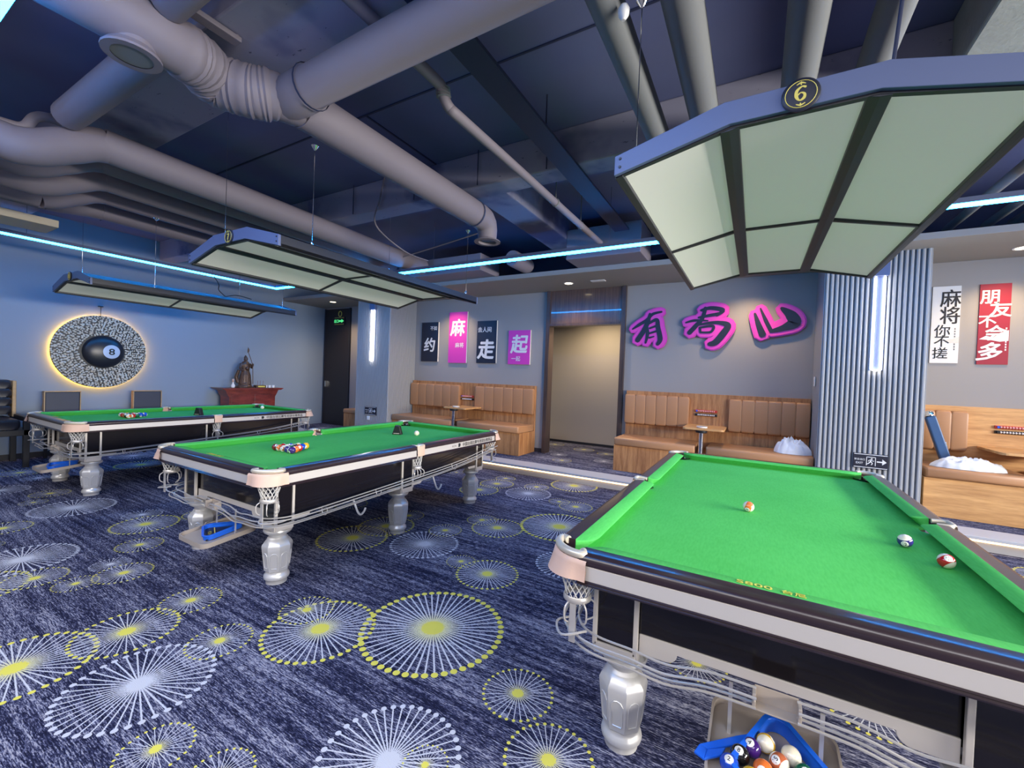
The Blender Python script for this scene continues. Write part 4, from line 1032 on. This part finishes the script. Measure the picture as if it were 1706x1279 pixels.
# things in the gap above the soffit
tag(MB().box(-5.4, -3.7, 5.35, 5.9, 3.101, 3.36).build('air_handler', M_pipe, None, bevel=.01), 'boxy lavender air handler above the soffit left of the doorway', 'air handler')
tag(MB().box(-2.3, -1.3, 5.35, 5.95, 3.101, 3.5).build('air_handler', M_pipe, None, bevel=.01), 'boxy lavender air handler above the soffit over the doorway', 'air handler')
tag(MB().lathe([(.11, -.25), (.12, -.2), (.12, .2), (.11, .25)], 18, Matrix.Translation((-3.15, 5.6, 3.22)) @ Matrix.Rotation(PI/2, 4, 'X')).build('inline_fan', M_pipe, None, smooth=40), 'round inline fan in the ceiling gap between the two air handlers', 'fan')
for i, x in enumerate((1.75, 2.05, 2.25)):
    o = duct('soffit_pipe', 'grey pipe in the gap above the soffit, %s right of lamp 6' % ('first', 'second', 'third')[i], [(x, 3.8, 3.28), (x, 6.4, 3.28)], .04, M_pipeG); o['group'] = 'grey pipes right of lamp 6'
o = tag(MB().box(-1.35, -.2, 5.9, 6.7, 3.2, 3.6).build('fan_coil_unit', M_darkduct, None, bevel=.02), 'dark fan coil unit in the ceiling gap behind lamp 6', 'fan coil')
for i, (pth, lb) in enumerate([([(-3.75, 3.45, 3.70), (-3.78, 3.42, 3.45), (-3.92, 3.5, 3.2), (-3.85, 3.9, 3.0), (-3.82, 4.3, 2.98)], 'pale loose cable hanging from the middle beam'), ([(-4.9, 4.6, 3.15), (-4.0, 4.65, 3.28), (-3.2, 4.6, 3.36)], 'pale cable drooping across the ceiling bay behind the middle beam'), ([(.33, -.5, 3.7), (.30, 1.1, 3.5), (.36, 1.5, 3.35), (.33, 1.72, 2.5)], 'thin black lead dropping to lamp 6 between the grey pipes')]):
    tag(MB().tube(smooth_path(pth, 6), .009 if i < 2 else .006, 6).build('loose_cable', M_pipe if i < 2 else M_darkduct, None, smooth=60), lb, 'cable')
o = tag(MB().box(-7.35, -6.9, 1.15, 1.6, 2.98, 3.06).build('junction_box', mat('cream_box', (.55, .48, .36), .6), None, bevel=.004), 'cream ceiling box at the left above the blue strip', 'box')
for (x, y), lb in zip(((-3.28, 3.44), (-2.45, 3.44), (-1.70, 3.44), (-4.25, 3.44)), ('second', 'third', 'fourth', 'first')):
    tag(MB().tube([(x, y, 3.36), (x, y, 3.70)], .006, 5).build('threaded_rod', M_darkduct), 'dark threaded rod on the face of the middle beam, %s from the left' % lb, 'rod', 'rods on the middle beam')
ch = tag(MB().box(-2.76, -2.69, .2, 1.36, 3.385, 3.415).build('cable_channel', M_pipe, None, bevel=.004), 'short lavender metal channel beside the flexible duct at the top left', 'cable channel')
g = MB()
for yy in (.95, 1.34): g.tube([(-2.70, yy, 3.40), (-2.70, yy, 3.70)], .008, 6)
g.build('channel_hanger', M_pipe, ch)
duct('short_duct', 'lavender round duct passing above the metal channel at the top edge', [(-2.66, .99, 3.32), (-.95, .97, 3.32)], .085, cat='duct')
cr.build('tray_hanger', M_darkduct, bpy.data.objects['cable_tray'])

# ------------------------------------------------------------------ wall benches
YW = 6.9
def rbox_cushion(mb, x0, x1, y0, y1, z0, z1, r=.02):
    pr = []
    for cx, cz, a0 in ((y1-r, z1-r, 0), (y0+r, z1-r, 90), (y0+r, z0+r, 180), (y1-r, z0+r, 270)):
        for i in range(4): pr.append((cx+r*math.cos(math.radians(a0+30*i)), cz+r*math.sin(math.radians(a0+30*i))))
    M = Matrix(((0, 0, 1, 0), (1, 0, 0, 0), (0, 1, 0, 0), (0, 0, 0, 1)))
    n = len(pr); cy = (y0+y1)/2; cz = (z0+z1)/2; e = r*.6
    secs = [(x0, .93), (x0+e*.4, .975), (x0+e, 1), (x1-e, 1), (x1-e*.4, .975), (x1, .93)]
    vs = []
    for x, k in secs:
        for a, b in pr: vs.append((x, cy+(a-cy)*(k if k == 1 else k), cz+(b-cz)*k))
    fs = [tuple(range(n)), tuple(5*n+i for i in range(n-1, -1, -1))]
    for s in range(5):
        for i in range(n): j = (i+1) % n; fs.append((s*n+i, (s+1)*n+i, (s+1)*n+j, s*n+j))
    mb.add(vs, fs)
def bench(label, x0, x1, seats, backs, zs=.53, zt=.645, end=0, veneer=None, chan=6):
    B = empty('wall_bench', ((x0+x1)/2, YW, PZ), label, 'bench', 'benches along the back wall')
    off = Vector((-(x0+x1)/2, -YW, -PZ))
    def bld(mb, *a, **k):
        mb.v = [(v[0]+off.x, v[1]+off.y, v[2]+off.z) for v in mb.v]; return mb.build(*a, **k)
    vn_ = veneer or M_bench
    mb = MB(); mb.box(x0, x1, 6.27, 6.84, PZ, zs); bld(mb, 'base_box', vn_, B, bevel=.004)
    mb = MB(); mb.box(x0+.01, x1-.01, 6.84, 6.888, PZ, 1.34); bld(mb, 'back_board', vn_, B, bevel=.003)
    for a, b in seats:
        mb = MB(); rbox_cushion(mb, a, b, 6.235, 6.83, zs+.002, zt, .03); bld(mb, 'seat', M_leath, B, smooth=40)
    for a, b in backs:
        mb = MB(); wch = (b-a)/chan
        for i in range(chan): rbox_cushion(mb, a+wch*i+.0012, a+wch*(i+1)-.0012, 6.765, 6.842, .82, 1.285, .028)
        s = MB(); s.box(a+.01, b-.01, 6.80, 6.842, .835, 1.27)
        bk = bld(mb, 'backrest', M_leath, B, smooth=40)
        bld(s, 'backrest_core', M_seam, bk)
    return B
bench('brown bench left of the doorway, under the four calligraphy boards', -6.38, -3.42, [(-6.37, -4.86), (-4.72, -3.43)], [(-6.37, -5.09), (-4.70, -3.44)])
bench('brown bench right of the doorway, under the pink characters', -1.80, .66, [(-1.79, -.68), (-.54, .65)], [(-1.79, -.84), (-.31, .645)])
bench('light wood bench at the right edge, under the red and white posters', 1.64, 4.2, [(1.65, 2.45), (2.60, 4.19)], [(1.70, 2.12), (2.95, 4.1)], .565, .675, veneer=M_benchH, chan=3)
o = empty('end_bench', (-7.62, 6.6, PZ), 'short brown bench box left of the left fluted column, beside the dark door', 'bench')
MB().box(-.27, .25, -.3, .27, 0, .40).build('base_box', M_bench, o, bevel=.004)
mb = MB(); rbox_cushion(mb, -.275, .255, -.32, .27, .402, .50, .03); mb.build('seat', M_leath, o, smooth=40)
def side_table(x, label, xw=.26, z=.885):
    o = empty('side_table', (x, 6.5, PZ), label, 'table', 'small tables between the seats')
    h = z-PZ; out = []
    for cx, cy, a0 in ((xw-.05, .29, 0), (-xw+.05, .29, 90), (-xw+.05, -.21, 180), (xw-.05, -.21, 270)):
        for i in range(5): out.append((cx+.05*math.cos(math.radians(a0+22.5*i)), cy+.05*math.sin(math.radians(a0+22.5*i))))
    MB().prism(out, h-.026, h).build('table_top', M_benchH, o, bevel=.003)
    MB().lathe([(.032, 0), (.032, h-.06), (.034, h-.055)], 18, Matrix.Translation((-.02, -.285+.06, 0))).build('post', M_chrome, o, smooth=40)
    MB().lathe([(.07, h-.060), (.075, h-.05), (.075, h-.028)], 18, Matrix.Translation((-.02, -.225, 0))).build('post_flange', M_black, o, smooth=40)
    a = empty('ashtray', (x-.02, 6.34, z), 'white ashtray on the small table of the %s' % ('bench left of the doorway' if x < -3 else 'bench right of the doorway' if x < 1 else 'bench at the right edge'), 'ashtray')
    MB().lathe([(.05, 0), (.065, .004), (.07, .022), (.062, .022), (.055, .008), (.0, .008)], 20).build('bowl', M_frosted, a, smooth=40)
    MB().lathe([(.06, .018), (.058, .020)], 20).build('ash', M_pipeG, a)
def score_beads(x, z, label):
    o = empty('score_counter', (x, 6.84, z), label, 'score counter', 'bead score counters')
    for k, (dz, m_) in enumerate(((.028, M_redbead), (-.028, M_blackbead))):
        MB().box(-.15, .15, -.022, .0, dz-.017, dz+.017).build('bead_rail', (M_redbead if k == 0 else M_blackbead), o, bevel=.003)
        b = MB()
        for i in range(10): b.lathe([(.004, -.009), (.011, -.004), (.011, .004), (.004, .009)], 8, Matrix.Translation((-.105+i*.0235, -.03, dz)) @ Matrix.Rotation(PI/2, 4, 'Y'))
        tag(b.build('beads', M_print if k == 1 else mat('pink_bead', (.75, .42, .40), .3), o, smooth=40), kind='stuff')
        MB().box(-.135, -.115, -.032, -.02, dz-.012, dz+.012).build('marker', M_blue if k == 0 else M_black, o)
side_table(-4.80, 'small wooden table on a chrome post on the bench left of the doorway')
side_table(-.59, 'small wooden table on a chrome post on the bench right of the doorway')
side_table(2.53, 'small wooden table on the bench at the right edge', .32, .90)
score_beads(-4.92, 1.045, 'red and black bead score counter above the left bench table')
score_beads(-.61, 1.06, 'red and black bead score counter above the table right of the doorway')
score_beads(2.50, 1.10, 'red and white bead score counter at the right edge')

from mathutils import noise as MN
def crumpled(name, center, rx, ry, h, label, cat, seed, m_=M_towel, rz=0.0, fr=1.5):
    """a dropped towel: domed heap with sharp-crested folds and a ragged outline"""
    rn = random.Random(seed); N, K = 88, 30; ox, oy = rn.uniform(0, 50), rn.uniform(0, 50)
    def ridge(x, y, f):
        wx = MN.noise(Vector((x*.9+ox, y*.9+oy, 1.3)))*.9; wy = MN.noise(Vector((x*.9+ox, y*.9+oy, 7.7)))*.9
        return 1-abs(MN.noise(Vector((x*f+wx*1.6+ox, y*f*1.5+wy*1.6+oy, seed))))*2.6
    def hz(x, y):
        r = math.hypot(x, y); dome = max(0, 1-r**2)**.6
        q = dome*(.50+.34*max(0, ridge(x, y, fr))+.14*max(0, ridge(x+3, y, fr*2.1)))+.16*max(0, ridge(x-2, y+5, fr*1.4))*min(1, (1.03-min(r, 1))*5)
        return q
    def out(a): return 1+.22*MN.noise(Vector((math.cos(a)*1.3+ox, math.sin(a)*1.3+oy, 3)))+.10*MN.noise(Vector((math.cos(a)*4+ox, math.sin(a)*4, 9)))
    vs = [(0, 0, h*hz(0, 0)+.004)]; fs = []
    for k in range(1, K+1):
        for i in range(N):
            a = 2*PI*i/N; t = k/K; rr = t*(1+(out(a)-1)*t)
            x, y = t*math.cos(a), t*math.sin(a)
            vs.append((rx*rr*math.cos(a), ry*rr*math.sin(a), (h*hz(x, y)+.005) if k < K else .001))
    for i in range(N):
        j = (i+1) % N; fs.append((0, 1+i, 1+j))
        for k in range(K-1): fs.append((1+k*N+i, 1+(k+1)*N+i, 1+(k+1)*N+j, 1+k*N+j))
    fs.append(tuple(1+(K-1)*N+i for i in range(N-1, -1, -1)))
    o = MB().add(vs, fs).build(name, m_, None, smooth=80, loc=center); o.rotation_euler.z = rz
    return tag(o, label, cat)
crumpled('towel', (.44, 6.45, .648), .19, .13, .20, 'white cloth bundle on the right end of the long bench, against the fluted column', 'towel', 5)
crumpled('towel', (2.02, 6.41, .678), .30, .14, .12, 'white towels lying crumpled on the bench at the right edge', 'towel', 9, fr=1.9)
o = empty('cue_case', (1.92, 6.62, .678), 'blue case leaning against the right fluted column behind the white towels', 'case'); o.rotation_euler = (0, -.30, 0)
MB().box(-.045, .045, -.04, .04, .0, .56).build('case_body', M_bluecase, o, bevel=.012)
MB().box(.046, .052, -.02, .02, .19, .25).build('latch', M_chrome, o, bevel=.004)
MB().lathe([(.03, .56), (.045, .57), (.045, .60), (.03, .62), (.012, .625)], 14).build('end_cap', M_chrome, o, smooth=40)

# ------------------------------------------------------------------ calligraphy on the back wall
def board(x0, x1, z0, z1, m_, label, group, items, edge=M_print, ink=M_print, th=.03):
    o = empty('wall_board', ((x0+x1)/2, 6.9, (z0+z1)/2), label, 'wall art', group)
    w2, h2 = (x1-x0)/2, (z1-z0)/2
    MB().box(-w2, w2, -th+.004, 0, -h2, h2).build('board_edge', edge, o)
    MB().box(-w2, w2, -th, -th+.0039, -h2, h2).build('board_face', m_, o)
    g = MB()
    for s_, cx, cz, hh, bold, kw in items: text(g, s_, (cx, -th-.001, cz), height=hh, bold=bold, **kw)
    g.build('lettering', ink, o)
    return o
G4 = 'four calligraphy boards left of the doorway'
board(-6.20, -5.75, 1.75, 2.57, M_ink, 'black board with white character, leftmost of the four boards', G4, [('约', .0, -.06, .28, .028, dict(shear=.12)), ('不如', .10, .285, .085, .02, {})])
board(-5.47, -5.02, 1.73, 2.755, M_magenta, 'tall magenta board with white characters, second of the four boards', G4, [('麻', -.0, .20, .33, .03, dict(shear=.1)), ('麻将', .05, -.155, .10, .015, {})])
board(-4.77, -4.32, 1.735, 2.555, M_ink, 'black board with white characters, third of the four boards', G4, [('走', .0, -.14, .36, .035, dict(shear=.1)), ('去人间', -.05, .24, .10, .02, {})])
board(-4.05, -3.59, 1.725, 2.355, M_magenta, 'short magenta board with white characters, nearest the doorway', G4, [('起', .01, .06, .33, .03, dict(shear=.12)), ('一起', -.06, -.21, .09, .015, {})])
wp = board(1.795, 2.04, 1.84, 2.745, M_print, 'white scroll poster with black characters beside the right fluted column', 'posters on the right', [('麻', .035, .31, .20, .012, dict(sx=.85)), ('将', .035, .11, .20, .012, dict(sx=.85)), ('你', -.025, -.07, .135, .008, {}), ('不', -.025, -.20, .12, .008, {}), ('搓', -.035, -.335, .13, .008, {})], edge=M_print, ink=M_blackprint, th=.012)
rp = board(2.195, 2.445, 1.83, 2.745, M_redboard, 'red poster with white characters at the far right', 'posters on the right', [('朋', -.045, .31, .15, .02, {}), ('友', .045, .17, .17, .022, {}), ('不', -.055, .03, .13, .018, {}), ('会', .02, -.10, .17, .022, {}), ('多', -.02, -.31, .20, .026, dict(shear=.2))], edge=M_redboard, ink=M_print, th=.012)
g = MB(); MC = Matrix(((1, 0, 0, 0), (0, 0, -1, -.0128), (0, 1, 0, 0), (0, 0, 0, 1)))
g.prism([(-.115, -.17), (-.06, -.13), (.0, -.15), (.05, -.10), (.12, -.07), (.12, -.19), (.05, -.20), (-.02, -.18)], 0, .0005, MC); g.build('white_cloud', M_print, rp)
g = MB(); g.prism([(.0, -.20), (.03, -.17), (.07, -.17), (.122, -.14), (.122, -.22), (.05, -.215)], 0, .0005, MC); g.build('grey_cloud', mat('pale_grey_print', (.62, .60, .56), .6), wp)
for o_, xx, m_ in ((wp, .085, M_pipeG), (rp, .10, M_print)):
    g = MB()
    for i in range(9): g.box(xx-.006, xx+.006, -.0132, -.012, -.05-i*.03-.011, -.05-i*.03+.009)
    g.build('small_print', m_, o_)
# three raised pink characters with black brush strokes
CH = {
 'you': [([(-1.74,2.32),(-1.64,2.385),(-1.52,2.46),(-1.43,2.55),(-1.30,2.58)], [.02,.05,.05,.045,.03]),
         ([(-1.475,2.56),(-1.50,2.44),(-1.555,2.30),(-1.655,2.14)], [.03,.07,.075,.08]),
         ([(-1.52,2.38),(-1.50,2.24),(-1.525,2.10)], [.04,.055,.03]),
         ([(-1.49,2.40),(-1.37,2.46),(-1.345,2.34),(-1.305,2.16),(-1.345,2.075)], [.03,.055,.07,.075,.05]),
         ([(-1.47,2.33),(-1.37,2.365)], [.03,.035]), ([(-1.47,2.25),(-1.355,2.285)], [.03,.035]), ([(-1.47,2.18),(-1.40,2.2)], [.03,.02])],
 'ju': [([(-.74,2.575),(-.61,2.605),(-.45,2.565),(-.53,2.49)], [.035,.055,.065,.03]), ([(-.77,2.47),(-.63,2.495),(-.50,2.515)], [.03,.045,.05]),
        ([(-.68,2.61),(-.72,2.45),(-.80,2.35),(-.89,2.245)], [.05,.055,.065,.07]), ([(-.945,2.40),(-.82,2.43),(-.64,2.42)], [.025,.04,.02]),
        ([(-.78,2.36),(-.62,2.385),(-.48,2.385),(-.375,2.34),(-.44,2.215),(-.53,2.10),(-.61,2.075)], [.03,.045,.055,.085,.095,.09,.06]),
        ([(-.75,2.32),(-.57,2.34),(-.595,2.255),(-.735,2.25)], [.03,.04,.035,.03]), ([(-.745,2.32),(-.735,2.25)], [.035,.03])],
 'er': [([(-.045,2.50),(-.0,2.36),(.06,2.20)], [.03,.065,.09]), ([(.02,2.57),(.09,2.40),(.16,2.25)], [.02,.05,.05]),
        ([(.15,2.245),(.30,2.29),(.42,2.36),(.38,2.46),(.27,2.56)], [.04,.085,.16,.13,.04])]}
for (k, st), lb in zip(CH.items(), ('leftmost raised pink character with black strokes, beside the doorway', 'middle raised pink character with black brush strokes', 'rightmost raised pink character with two black hooked strokes')):
    xs = [q[0] for s_ in st for q in s_[0]]; zs_ = [q[1] for s_ in st for q in s_[0]]; cx, cz = sum(xs)/len(xs), sum(zs_)/len(zs_)
    o = empty('wall_character', (cx, 6.9, cz), lb, 'wall art', 'pink characters on the back wall')
    rim, face, ink = MB(), MB(), MB()
    for j, (pts, ws) in enumerate(st):
        pp = [(x-cx, z-cz) for x, z in pts]; dj = j*.0004
        stroke(rim, pp, ws, MC_ := Matrix(((1, 0, 0, 0), (0, 0, -1, 0), (0, 1, 0, 0), (0, 0, 0, 1))), .02, .048+dj, 0, 6, .125)
        stroke(face, pp, ws, MC_, .050+dj, .056+dj, 0, 6, .092)
        stroke(ink, pp, ws, MC_, .058+dj, .064+dj, 0, 6, .0)
    for pts, ww in {'you': [], 'ju': [([(-.72, 2.29), (-.42, 2.27)], .10)], 'er': [([(.17, 2.31), (.37, 2.42)], .10)]}[k]:   # solid ground between the strokes
        stroke(rim, [(x-cx, z-cz) for x, z in pts], [ww, ww], MC_, .02, .0476, 0, 4); stroke(face, [(x-cx, z-cz) for x, z in pts], [ww, ww], MC_, .050, .0556, 0, 4)
    rim.build('backing_edge', M_magenta, o); face.build('pink_face', M_pink, o); ink.build('black_strokes', M_ink, o)
    sp = MB()
    for x, z in st[0][0][::2]: sp.box(x-cx-.01, x-cx+.01, -.02, 0, z-cz-.01, z-cz+.01)
    sp.build('standoff', M_black, o)

# ------------------------------------------------------------------ left wall: eight ball disc, chairs, altar
XL = -9.45
D = empty('wall_disc', (XL, 2.69, 1.65), 'round pebbled wall disc with a black eight ball, ringed by a yellow glow', 'wall art')
MXR = Matrix(((0, 0, 1, 0), (1, 0, 0, 0), (0, 1, 0, 0), (0, 0, 0, 1)))   # local z -> +X, x -> Y, y -> Z
MB().lathe([(.585, .055), (.59, .06), (.59, .075), (.585, .08)], 64, MXR).build('backing_disc', M_black, D, smooth=40)
MB().tube([(.025, .555*math.cos(2*PI*i/64), .555*math.sin(2*PI*i/64)) for i in range(64)], .013, 6, True).build('halo_strip', E_halo, D)
pb = MB(); rn = random.Random(3); ico = []
for ring in range(11):
    rad = .286+ring*.029; n = int(2*PI*rad/.038)
    for i in range(n):
        a = 2*PI*(i+rn.uniform(-.25, .25))/n; rr = rad+rn.uniform(-.008, .008)
        Mx = MXR @ Matrix.Translation((rr*math.cos(a), rr*math.sin(a), .080+rn.uniform(0, .006))) @ Matrix.Rotation(rn.uniform(0, 3), 4, 'Z') @ Matrix.Rotation(rn.uniform(-.5, .5), 4, 'X') @ Matrix.Rotation(rn.uniform(-.5, .5), 4, 'Y')
        s_ = rn.uniform(.013, .019)
        pb.lathe([(s_*.55, -.006), (s_, .0), (s_*.7, .008), (s_*.25, .011)], 7, Mx @ Matrix.Diagonal((1.2, rn.uniform(.65, 1), 1, 1)))
tag(pb.build('pebbles', M_pebble, D, smooth=30), kind='stuff')
hb = MB(); hb.lathe([(.268*math.cos(PI/2*i/14), .075+.10*math.sin(PI/2*i/14)) for i in range(14)] + [(.004, .175)], 40, MXR)
blk = mat('eight_ball_gloss', (.014, .017, .026), .32)
hb.v = [(x, y+.03, z) for x, y, z in hb.v]; hb.build('eight_ball', blk, D, smooth=60)
def on_ball(y, z, lift):
    q = max(0, 1-(y*y+z*z)/.268**2); return (.075+.10*math.sqrt(q)+lift, y+.03, z)
nd = MB(); rows = []
for k in range(0, 6):
    r_ = .112*k/5
    rows.append([on_ball(.075+r_*math.cos(2*PI*i/32), .005+r_*math.sin(2*PI*i/32), .002) for i in range(32)])
vs = [p for r in rows for p in r]; fs = [(k*32+i, k*32+(i+1) % 32, (k+1)*32+(i+1) % 32, (k+1)*32+i) for k in range(5) for i in range(32)]
nd.add(vs, fs); ndo = nd.build('number_disc', mat('pale_blue_disc', (.50, .58, .70), .35), D, smooth=60)
g = MB(); text(g, '8', (0, 0, 0), height=.10, M=FACE_RIGHT, bold=.02, sx=1.2)
g.v = [on_ball(v[1]+.075, v[2]+.005, .005) for v in g.v]; g.build('numeral', M_blackprint, ndo)
hk = MB(); hk.tube([(.02, .0, .585), (.02, 0, .74)], .004, 5); hk.box(0, .025, -.03, .03, .74, .755); hk.build('hanging_hook', M_lampdark, D)

def lounge_chair(loc, label, wd, group):
    o = empty('chair', loc, label, 'chair', group)
    MB().box(-.02, .05, -wd/2, wd/2, .55, 1.0).build('backrest', M_navy, o, bevel=.012)
    fr = MB(); fr.box(-.025, .055, -wd/2-.012, -wd/2, .42, 1.005); fr.box(-.025, .055, wd/2, wd/2+.012, .42, 1.005); fr.box(-.025, .055, -wd/2-.012, wd/2+.012, 1.0, 1.012)
    fr.build('back_frame', M_trimwood, o)
    mb = MB(); rbox_cushion(mb, .0, .46, -wd/2, wd/2, .42, .50, .025); mb.build('seat', M_navy, o, smooth=40)
    for x in (.02, .44):
        for y in (-wd/2+.02, wd/2-.02): MB().box(x-.018, x+.018, y-.018, y+.018, 0, .42).build('leg', M_black, o)
lounge_chair((-9.28, 2.22, 0), 'navy chair back below the wall disc, nearer the armchair', .38, 'navy chairs under the wall disc')
lounge_chair((-9.28, 3.27, 0), 'navy chair back below the right edge of the wall disc', .38, 'navy chairs under the wall disc')
A = empty('armchair', (-9.1, 1.30, 0), 'black cushioned armchair at the far left against the wall', 'armchair')
mb = MB()
for i in range(4):
    z0 = .70+i*.12; rbox_cushion(mb, -.22+.0, .02, -.36, .38, z0, z0+.125, .045)
bkk = mb.build('back_cushion', M_blackleather, A, smooth=50)
mb = MB(); mb.box(-.24, -.02, .385, .425, .66, 1.17); mb.box(-.24, -.02, -.405, -.365, .66, 1.17); mb.build('back_side', M_trimwood, A, bevel=.008)
mb = MB(); rbox_cushion(mb, -.2, .46, -.36, .38, .52, .665, .05); mb.build('seat_cushion', M_blackleather, A, smooth=50)
for y in (-.41, .43):
    MB().box(-.22, .48, y-.03, y+.03, .63, .70).build('armrest', M_blackleather, A, bevel=.012)
MB().box(-.22, .48, -.44, .46, .44, .52).build('seat_frame', M_black, A, bevel=.006)
for x in (-.19, .45):
    for y in (-.41, .43): MB().box(x-.03, x+.03, y-.03, y+.03, 0, .63 if x > 0 else .66).build('leg', M_black, A, bevel=.004)
MB().box(-.16, .42, -.05, .07, .16, .44).build('footwell_panel', M_seam, A)

T = empty('altar_table', (-9.14, 4.93, 0), 'red lacquered altar table with flared top against the left wall', 'altar table')
MXT = Matrix(((0, 0, 1, 0), (1, 0, 0, 0), (0, 1, 0, 0), (0, 0, 0, 1)))
MB().prism([(-.60, 1.045), (-.62, 1.062), (-.55, 1.062), (.55, 1.062), (.62, 1.062), (.60, 1.045), (.56, 1.02), (-.56, 1.02)], -.22, .22, MXT).build('table_top', M_red, T, bevel=.003)
MB().prism([(-.53, 1.02), (.53, 1.02), (.50, .95), (.46, .88), (.455, .45), (-.455, .45), (-.46, .88), (-.50, .95)], -.16, .17, MXT).build('cabinet', M_red, T)
for y in (-.225, .225):
    MB().box(.171, .18, y-.20, y+.20, .50, .93).build('door', M_red, T, bevel=.006)
for x in (-.13, .15):
    for y in (-.43, .43): MB().box(x-.025, x+.025, y-.025, y+.025, 0, .45).build('leg', M_red, T)
# bronze warrior figure: one continuous body grown from overlapping shapes, with face, robe and halberd
S = empty('statue', (-9.16, 4.86, 1.062), 'dark bronze warrior statue standing on the red altar table', 'statue')
sb = MB()
sb.lathe([(.13, 0), (.135, .03), (.115, .06), (.12, .09)], 20)
sb.lathe([(.105, .05), (.115, .14), (.095, .26), (.075, .34), (.085, .42), (.092, .48), (.06, .53), (.03, .55)], 16, Matrix.Diagonal((.8, 1, 1, 1)))
sb.sphere((.01, .0, .585), .043, 14, 10, sc=(.95, .9, 1.15)); sb.sphere((.05, 0, .58), .010, 8, 6); sb.sphere((.035, 0, .545), .022, 8, 6, sc=(.8, .7, 1.5))
sb.sphere((.0, 0, .625), .034, 12, 8, sc=(1, 1, .7)); sb.sphere((0, 0, .655), .016, 8, 6)
sb.tube([(0, -.075, .49), (.03, -.115, .40), (.09, -.10, .36)], [.034, .03, .022], 10); sb.tube([(0, .075, .49), (.02, .125, .42), (.08, .105, .47)], [.034, .03, .022], 10)
sb.sphere((.10, -.095, .355), .022, 8, 6); sb.sphere((.09, .10, .485), .022, 8, 6)
for k in range(9):
    a = -1.3+k*.33; sb.tube([(.09*math.cos(a), .105*math.sin(a), .09), (.078*math.cos(a), .09*math.sin(a), .26), (.06*math.cos(a), .075*math.sin(a), .34)], [.018, .014, .008], 6)
sb.sphere((.075, 0, .40), .03, 10, 8); sb.tube([(-.01, -.12, .36), (-.05, -.15, .22), (-.04, -.12, .1)], [.03, .035, .03], 8)
sb.build('body', M_bronze, S, remesh=.008)
hbd = MB(); hbd.tube([(.10, .105, .08), (.085, .10, .48), (.03, .03, .75)], .007, 8); hbd.prism([(-.012, 0), (.022, .02), (.026, .07), (.0, .115), (-.010, .06)], -.004, .004, Matrix.Translation((.03, .03, .72)) @ MXT); hbd.build('halberd', M_bronze, S, smooth=50)
MB().box(-.10, .12, -.16, .16, 0, .022).build('plinth', M_bronze, S, bevel=.005)
o = empty('vase', (-9.06, 4.58, 1.062), 'small white vase at the left end of the altar table', 'vase')
MB().lathe([(.022, 0), (.035, .02), (.037, .05), (.018, .08), (.014, .10), (.02, .115)], 16).build('vase_body', M_frosted, o, smooth=60)
MB().lathe([(.011, .10), (.02, .14), (.026, .16), (.018, .18)], 10).build('flower', mat('dried_flower', (.55, .36, .28), .8), o, smooth=60)
o = empty('incense_burner', (-9.04, 5.10, 1.062), 'dark incense box in front of the statue', 'incense burner')
MB().box(-.06, .06, -.10, .10, 0, .055).build('box_body', M_bronze, o, bevel=.006); MB().box(.0605, .063, -.07, .07, .015, .042).build('brass_plate', M_gold, o)
g = MB()
for yy in (-.05, 0, .06): g.tube([(0, yy, .05), (.004, yy+.004, .15)], .003, 5)
g.build('incense_stick', M_red, o)
for y, lb in ((5.23, 'white offering cup nearest the incense box on the altar table'), (5.31, 'middle white offering cup on the altar table'), (5.39, 'white offering cup nearest the right end of the altar table')):
    o = tag(MB().lathe([(.018, 0), (.028, .005), (.031, .055), (.027, .055), (.024, .01), (0, .01)], 16).build('offering_cup', M_frosted, None, smooth=40, loc=(-9.05, y, 1.062)), lb, 'cup', 'offering cups on the altar table')
